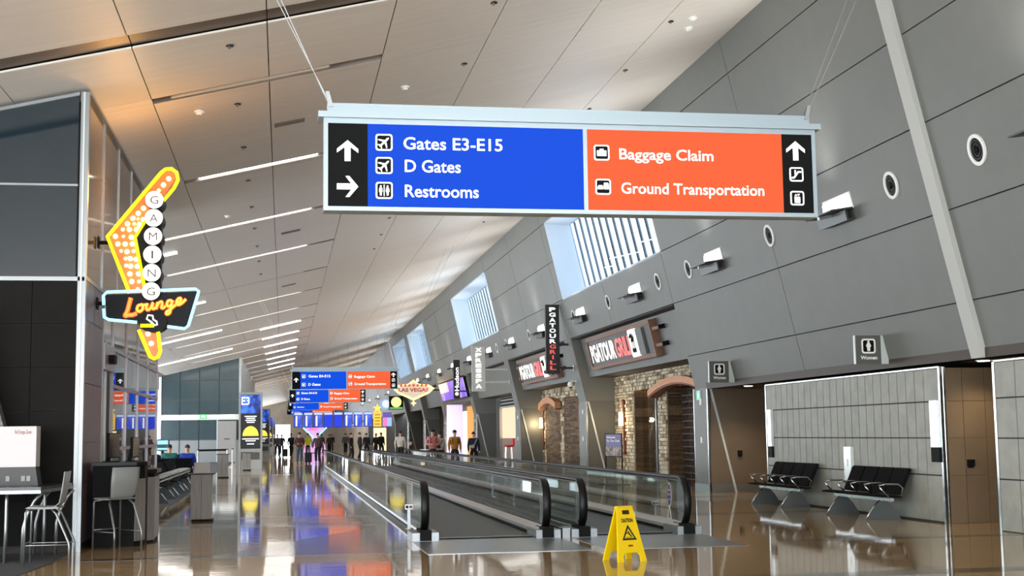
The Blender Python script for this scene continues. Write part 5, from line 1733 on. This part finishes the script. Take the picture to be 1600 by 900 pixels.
def totem(Y, label, code):
    t = thing('display_totem', label, 'display', (-1.63, Y, 0), 0, 'tall display totems along the concourse')
    MB().box(-.59, .59, 0, .35, 0, 3.87).build('cabinet', TFR, t)
    for a, b in ((-.59, -.50), (.50, .59)):
        MB().box(a, b, -.05, 0, 0, 3.87).build('side_frame', TFR, t)
    MB().box(-.5, .5, -.05, 0, 3.76, 3.87).build('top_frame', TFR, t)
    MB().box(-.5, .5, -.05, 0, .88, 1.0).build('lower_frame', TFR, t)
    sc = MB().box(-.5, .5, -.01, 0, 1.0, 3.76).build('screen', TDARK, t)
    MB().box(-.5, .5, -.015, -.01, 2.80, 3.74).build('blue_video', E3B, sc)
    text_mesh(code, -.46, -.06, 3.24, 3.66, WGLOW, 'lettering', sc, -.015, .006, .012)
    half = [(.40 * math.cos(math.pi * k / 16), 1.65 + .50 * math.sin(math.pi * k / 16)) for k in range(17)]
    MB().prism(half, 'y', -.016, -.01).build('yellow_dome', glow('totem_yellow', (.95, .80, .10), 1.0, 'd0b020'), sc)
    for i, (z, hw) in enumerate(((2.62, .3), (2.52, .22), (2.42, .26), (2.32, .2), (1.48, .42), (1.38, .25), (1.22, .18))):
        MB().box(-hw, hw, -.016, -.01, z, z + .05).build('text_line', WGLOW, sc)
    MB().box(-.46, .46, -.02, 0, .45, .82).build('vent_panel', mat('vent_panel_dark', '55544f', rough=.6), t)
    return t


totem(70.4, 'nearest tall display totem showing E3', 'E3')
totem(112.0, 'second display totem behind the E3 totem', 'E5')
totem(154.0, 'third display totem along the left side', 'E7')
totem(196.0, 'farthest display totem of the row', 'E9')

# ================================================================== PEOPLE
SKIN = mat('skin_light', 'c89a7c', rough=.55)
SKIN2 = mat('skin_tan', '9a6a4c', rough=.55)


def skin_obj(name, verts, edges, rad, m, par, sub=1, root=0):
    me = bpy.data.meshes.new(name)
    me.from_pydata(verts, edges, [])
    me.materials.append(m)
    o = put(me, name, par)
    md = o.modifiers.new('skin', 'SKIN')
    md.use_smooth_shade = True
    sv = me.skin_vertices[0].data
    for i, r in enumerate(rad):
        sv[i].radius = (r, r) if not isinstance(r, tuple) else r
        sv[i].use_root = (i == root)
    if sub:
        sd = o.modifiers.new('sub', 'SUBSURF')
        sd.levels = sub
        sd.render_levels = sub
    return o


def person(loc, rz, h, label, top, trousers, hair='2a1d14', skin=None, cap=None, stride=.16, seated=False, strap=None, arm='down', shoe='202020', group=None, pack=None):
    """faces local -y, standing on z = 0"""
    skin = skin or SKIN
    t = thing('person', label, 'person', loc, rz)
    s = h / 1.75
    mt = mat('cloth_' + top, top, rough=.85, var=.25, scale=8)
    ml = mat('cloth_' + trousers, trousers, rough=.85, var=.25, scale=8)
    mh = mat('hair_' + hair, hair, rough=.7)

    def Pt(x, y, z):
        return (x * s, y * s, z * s)
    drop = -.44 if seated else 0.0
    hip = .93 + drop
    sh = 1.42 + drop
    hd = 1.62 + drop
    if seated:
        legs = [[(.09, 0, hip), (.11, -.40, hip + .02), (.11, -.42, .10), (.11, -.55, .04)], [(-.09, 0, hip), (-.11, -.40, hip + .02), (-.11, -.42, .10), (-.11, -.55, .04)]]
    else:
        legs = [[(.09, 0, hip), (.10, -.5 * stride - .03, .50), (.10, -.2 * stride, .09), (.10, -.2 * stride - .16, .035)],
                [(-.09, 0, hip), (-.10, .2 * stride - .04, .50), (-.10, stride, .09), (-.10, stride - .15, .035)]]
    if arm == 'hold':
        arms = [[(.20, 0, sh - .01), (.27, .04, sh - .28), (.12, -.22, sh - .30), (.05, -.28, sh - .29)], [(-.20, 0, sh - .01), (-.27, .04, sh - .28), (-.12, -.22, sh - .30), (-.05, -.28, sh - .29)]]
    elif arm == 'pull':
        arms = [[(.20, 0, sh - .01), (.26, .03, sh - .29), (.27, -.06, sh - .53), (.27, -.08, sh - .62)], [(-.20, 0, sh - .01), (-.27, .08, sh - .28), (-.30, .20, sh - .50), (-.30, .24, sh - .58)]]
    else:
        arms = [[(.20, 0, sh - .01), (.26, .05, sh - .29), (.26, -.03, sh - .54), (.26, -.05, sh - .63)], [(-.20, 0, sh - .01), (-.26, .0, sh - .29), (-.26, -.08, sh - .54), (-.26, -.10, sh - .63)]]
    V = [(0, 0, hip), (0, 0, hip + .22), (0, .01, sh - .05), (0, 0, sh + .06), (0, -.01, hd - .05), (0, -.005, hd + .04), (0, -.0, hd + .10)]
    Rr = [(.09, .06), (.08, .055), (.10, .06), .05, (.068, .082), (.075, .092), (.05, .065)]
    E_ = [(0, 1), (1, 2), (2, 3), (3, 4), (4, 5), (5, 6)]
    for L in legs:
        n0 = len(V)
        V += L
        Rr += [.055, .04, .032, .036]
        E_ += [(0, n0), (n0, n0 + 1), (n0 + 1, n0 + 2), (n0 + 2, n0 + 3)]
    for A in arms:
        n0 = len(V)
        V += A
        Rr += [.035, .028, .024, .036]
        E_ += [(2, n0), (n0, n0 + 1), (n0 + 1, n0 + 2), (n0 + 2, n0 + 3)]

    def scl(R, k=1.0, add=0.0):
        return [((r[0] * k + add) * s, (r[1] * k + add) * s) if isinstance(r, tuple) else (r * k + add) * s for r in R]
    b = skin_obj('body', [Pt(*p) for p in V], E_, scl(Rr), skin, t)
    # shirt or jacket
    V2 = [(0, 0, hip - .10), (0, 0, hip + .20), (0, .01, sh - .06), (0, 0, sh + .045)]
    R2 = [(.19, .135), (.185, .135), (.20, .135), .075]
    E2 = [(0, 1), (1, 2), (2, 3)]
    for A in arms:
        n0 = len(V2)
        V2 += A[:3]
        R2 += [.085, .066, .05]
        E2 += [(2, n0), (n0, n0 + 1), (n0 + 1, n0 + 2)]
    skin_obj('jacket', [Pt(*p) for p in V2], E2, scl(R2), mt, t)
    V3 = [(0, 0, hip + .05), (0, 0, hip - .03)]
    R3 = [(.17, .12), (.175, .125)]
    E3_ = [(0, 1)]
    for L in legs:
        n0 = len(V3)
        V3 += [L[0], L[1], (L[2][0], L[2][1], L[2][2] + .0)]
        R3 += [.115, .085, .07]
        E3_ += [(1, n0), (n0, n0 + 1), (n0 + 1, n0 + 2)]
    skin_obj('trousers', [Pt(*p) for p in V3], E3_, scl(R3), ml, t)
    for L in legs:
        q = L[3]
        MB().ell((q[0] * s, (q[1] + .05) * s, .045 * s), (.05 * s, .14 * s, .045 * s), 10, 6).build('shoe', mat('shoe_' + shoe, shoe, rough=.5), t, True)
    MB().ell((0, .022 * s, (hd + .055) * s), (.088 * s, .105 * s, .105 * s), 12, 8, -10, 90).build('hair', mh, t, True)
    f = MB().ell((0, -.105 * s, (hd + .0) * s), (.014 * s, .02 * s, .02 * s), 6, 4).build('face', skin, t, True)
    for sx in (-1, 1):
        MB().ell((sx * .032 * s, -.088 * s, (hd + .03) * s), (.011 * s, .008 * s, .007 * s), 6, 4).build('eye', BLACKM, f)
        MB().ell((sx * .082 * s, .0, (hd + .01) * s), (.012 * s, .02 * s, .03 * s), 6, 4).build('ear', skin, f, True)
    MB().box(-.025 * s, .025 * s, -.094 * s, -.085 * s, (hd - .05) * s, (hd - .042) * s).build('mouth', mat('lips', '8a4a40', rough=.6), f)
    if cap:
        mc = mat('cap_' + cap, cap, rough=.8)
        c = MB().ell((0, .01 * s, (hd + .07) * s), (.10 * s, .115 * s, .095 * s), 14, 6, 0, 90).build('cap', mc, t, True)
        MB().prism([(x * s, y * s) for x, y in ((-.08, -.08), (-.06, -.2), (.06, -.2), (.08, -.08))], 'z', (hd + .065) * s, (hd + .08) * s).build('cap_peak', mc, c)
    if strap:
        MB().tube([Pt(.13, -.10, sh + .0), Pt(.02, -.135, sh - .2), Pt(-.14, -.11, hip + .1)], .018 * s, 6).build('bag_strap', mat('strap_' + strap, strap, rough=.7), t)
        MB().ell(Pt(-.08, -.15, hip + .16), (.10 * s, .04 * s, .08 * s), 10, 6).build('crossbody_bag', mat('strap_' + strap, strap, rough=.7), t, True)
    if pack:
        mp_ = mat('pack_' + pack, pack, rough=.8)
        pk_ = MB().ell(Pt(0, .19, sh - .2), (.15 * s, .10 * s, .24 * s), 12, 8).build('backpack', mp_, t, True)
        for sx in (-1, 1):
            MB().tube([Pt(sx * .11, .10, sh + .03), Pt(sx * .12, -.11, sh - .03), Pt(sx * .13, -.12, sh - .25)], .02 * s, 6).build('pack_strap', mp_, pk_)
    return t


person((.95, 80, 0), .1, 1.80, 'person in red and dark jacket with cap and jeans holding a phone', '4a2626', '3c4a5c', cap='26201e', arm='hold')
person((2.02, 80.5, 0), -.1, 1.76, 'person in maroon jacket and black trousers walking up the middle', '4b3238', '15151a', arm='pull', hair='1a1512')
person((1.75, 97, 0), 0, 1.78, 'person in a yellow high-visibility vest among the distant walkers', 'b8c020', '1c1c22', hair='15110f')
person((.62, 104, 0), 2.6, 1.80, 'person in black clothing pulling a dark suitcase', '141416', '16161a', arm='pull')
person((-.42, 107, 0), .2, 1.78, 'person in grey jacket walking on the far left', '5a5c60', '2a2a30')
person((4.35, 88, 0), 1.2, 1.75, 'person in black standing beyond the walkway end, left of a pair', '18181a', '1c1c20')
person((4.95, 88.6, 0), 1.8, 1.78, 'person in dark grey standing beyond the walkway end, right of a pair', '2a2a2e', '1a1a1e')
person((5.95, 98, 0), .4, 1.74, 'person in dark navy standing under the flight monitors', '1a1d28', '16161a')
person((6.7, 99, 0), -.6, 1.72, 'person in black coat under the last flight monitors', '131315', '18181c', hair='3a2a1a')
person((7.15, 100, 0), .5, 1.78, 'person in charcoal under the star sign', '222226', '15151a')
person((4.75, 135, 0), 0, 1.75, 'person in black far away past the monitors', '161618', '161618')
person((3.35, 120, 0), .4, 1.76, 'person in navy far away, left of the monitor row centre', '1a2030', '17171b')
person((4.1, 122, 0), -.5, 1.70, 'person in brown coat far away under the plain blue monitors', '4a3a30', '1a1a1e', hair='3a2618')
person((5.35, 118, 0), 2.8, 1.78, 'person in grey seen from behind under the monitors', '55575c', '1b1b20')
person((-.1, 118, 0), 0, 1.76, 'person in dark green among the far left walkers', '233028', '18181c')
person((6.25, 73, 0), math.pi - .3, 1.78, 'person in white shirt walking away past the right walkway end', 'c9bfb6', '17171b', hair='1a1411')
person((6.58, 60.0, 0), .15, 1.80, 'person in pink shirt and black cap beside the right walkway', 'cf7f7c', '17171a', cap='121212', arm='hold', pack='3a3034')
person((6.93, 60.4, 0), .2, 1.68, 'person in white top with dark crossbody strap beside the pink shirt', 'c8c8c4', '202024', strap='2a2a2c', hair='1c1410')
person((7.44, 59.0, 0), .1, 1.76, 'person in mustard yellow top and black cap near the lit shop', 'b07a20', '141416', cap='0f0f10', pack='2b2220')
person((8.35, 59.5, 0), .1, 1.68, 'person in dark blue jacket with white strap nearest the spa sign', '1c2c44', '131418', strap='b8c0c8', hair='2c1c14')
person((7.0, 75, 0), 1.4, 1.75, 'person in black sitting at the far right, left of two', '121214', '141418', seated=True)
person((8.7, 75.4, 0), -1.2, 1.75, 'person in black sitting at the far right, right of two', '161619', '141418', seated=True)
person((-3.85, 48.0, .03), math.pi, 1.78, 'person with dark hair and teal shirt sitting in the gate seats', '2c6a66', '22262c', seated=True, hair='2a1a12')
person((-4.45, 48.0, .03), math.pi, 1.74, 'blonde person in black sitting in the gate seats', '17171a', '22262c', seated=True, hair='c89a5a')
person((-3.25, 48.0, .03), math.pi, 1.76, 'person in bright blue top sitting in the gate seats', '2040b0', '22262c', seated=True, hair='3a2a20')


def suitcase(x, y, label, c='17171a'):
    t = thing('suitcase', label, 'suitcase', (x, y, 0), .2, 'wheeled suitcases of the walkers')
    m = mat('case_' + c, c, rough=.5)
    MB().prism(rrect(0, .36, .40, .58, .05), 'y', -.12, .12).build('shell', m, t)
    for sx in (-.12, .12):
        MB().cyl((sx, .09, .6), (sx, .09, 1.0), .01, 6).build('handle_rod', SATIN, t)
        MB().cyl((sx - .02, 0, .035), (sx + .02, 0, .035), .035, 10).build('wheel', BLACK, t)
    MB().box(-.13, .13, .075, .105, .99, 1.02).build('handle_grip', BLACKM, t)


suitcase(1.46, 80.3, 'dark wheeled suitcase between the two nearest walkers')
suitcase(.16, 104.9, 'dark wheeled suitcase left of the walkers in black')
for i, (x, y) in enumerate(((7.3, 74.2), (8.2, 78.0))):
    t = thing('cafe_table', ['small white cafe table by the seated people', 'small white cafe table farther along the right'][i], 'table', (x, y, 0), 0, 'cafe tables at the far right')
    MB().cyl((0, 0, .72), (0, 0, .75), .38, 20).build('table_top', WHITE, t)
    MB().cyl((0, 0, .02), (0, 0, .72), .04, 10).build('pedestal', SATIN, t)
    MB().cyl((0, 0, 0), (0, 0, .02), .25, 16).build('base', SATIN, t)
t = thing('light_pillar', 'glowing cream advertising pillar below the star sign', 'pillar', (7.9, 112, 0))
MB().box(-.5, .5, -.3, .3, .1, 2.2).build('lit_face', glow('pillar_cream', (1, .82, .48), 1.3, 'fff0c0'), t)
MB().box(-.55, .55, -.32, .32, 0, .1).build('base', SATIN, t)
t = thing('art_figure', 'pink and cyan lit display figure far down the concourse', 'display', (3.0, 130, 0))
MB().prism([(-1.1, 0), (1.1, 0), (.9, 1.1), (.3, 1.5), (.9, 2.4), (-.9, 2.4), (-.3, 1.5), (-.9, 1.1)], 'y', 0, .3).build('pink_body', screen_mat('pink_cyan', ('ff80d0', 'f0c0ff', '60d8e8'), .6), t)
MB().tube([(-1.1, -.1, 2.4), (0, -.1, 1.3), (1.1, -.1, 2.4)], .08, 6).build('cyan_tube', CYAN, t)
MB().box(-1.2, 1.2, -.3, .5, 0, .06).build('base', WHITE, t)

for i, (x, y, rz) in enumerate(((7.0, 75.0, 1.4), (8.7, 75.4, -1.2))):
    t = thing('cafe_chair', ['dark cafe chair under the left seated person', 'dark cafe chair under the right seated person'][i], 'chair', (x, y, 0), rz, 'cafe chairs at the far right')
    MB().box(-.2, .2, -.2, .2, .36, .39).build('seat', BLACKM, t)
    MB().box(-.2, .2, .19, .22, .39, .82).build('backrest', BLACKM, t)
    for sx in (-.18, .18):
        for sy in (-.18, .18):
            MB().cyl((sx, sy, 0), (sx, sy, .36), .015, 6).build('leg', SATIN, t)
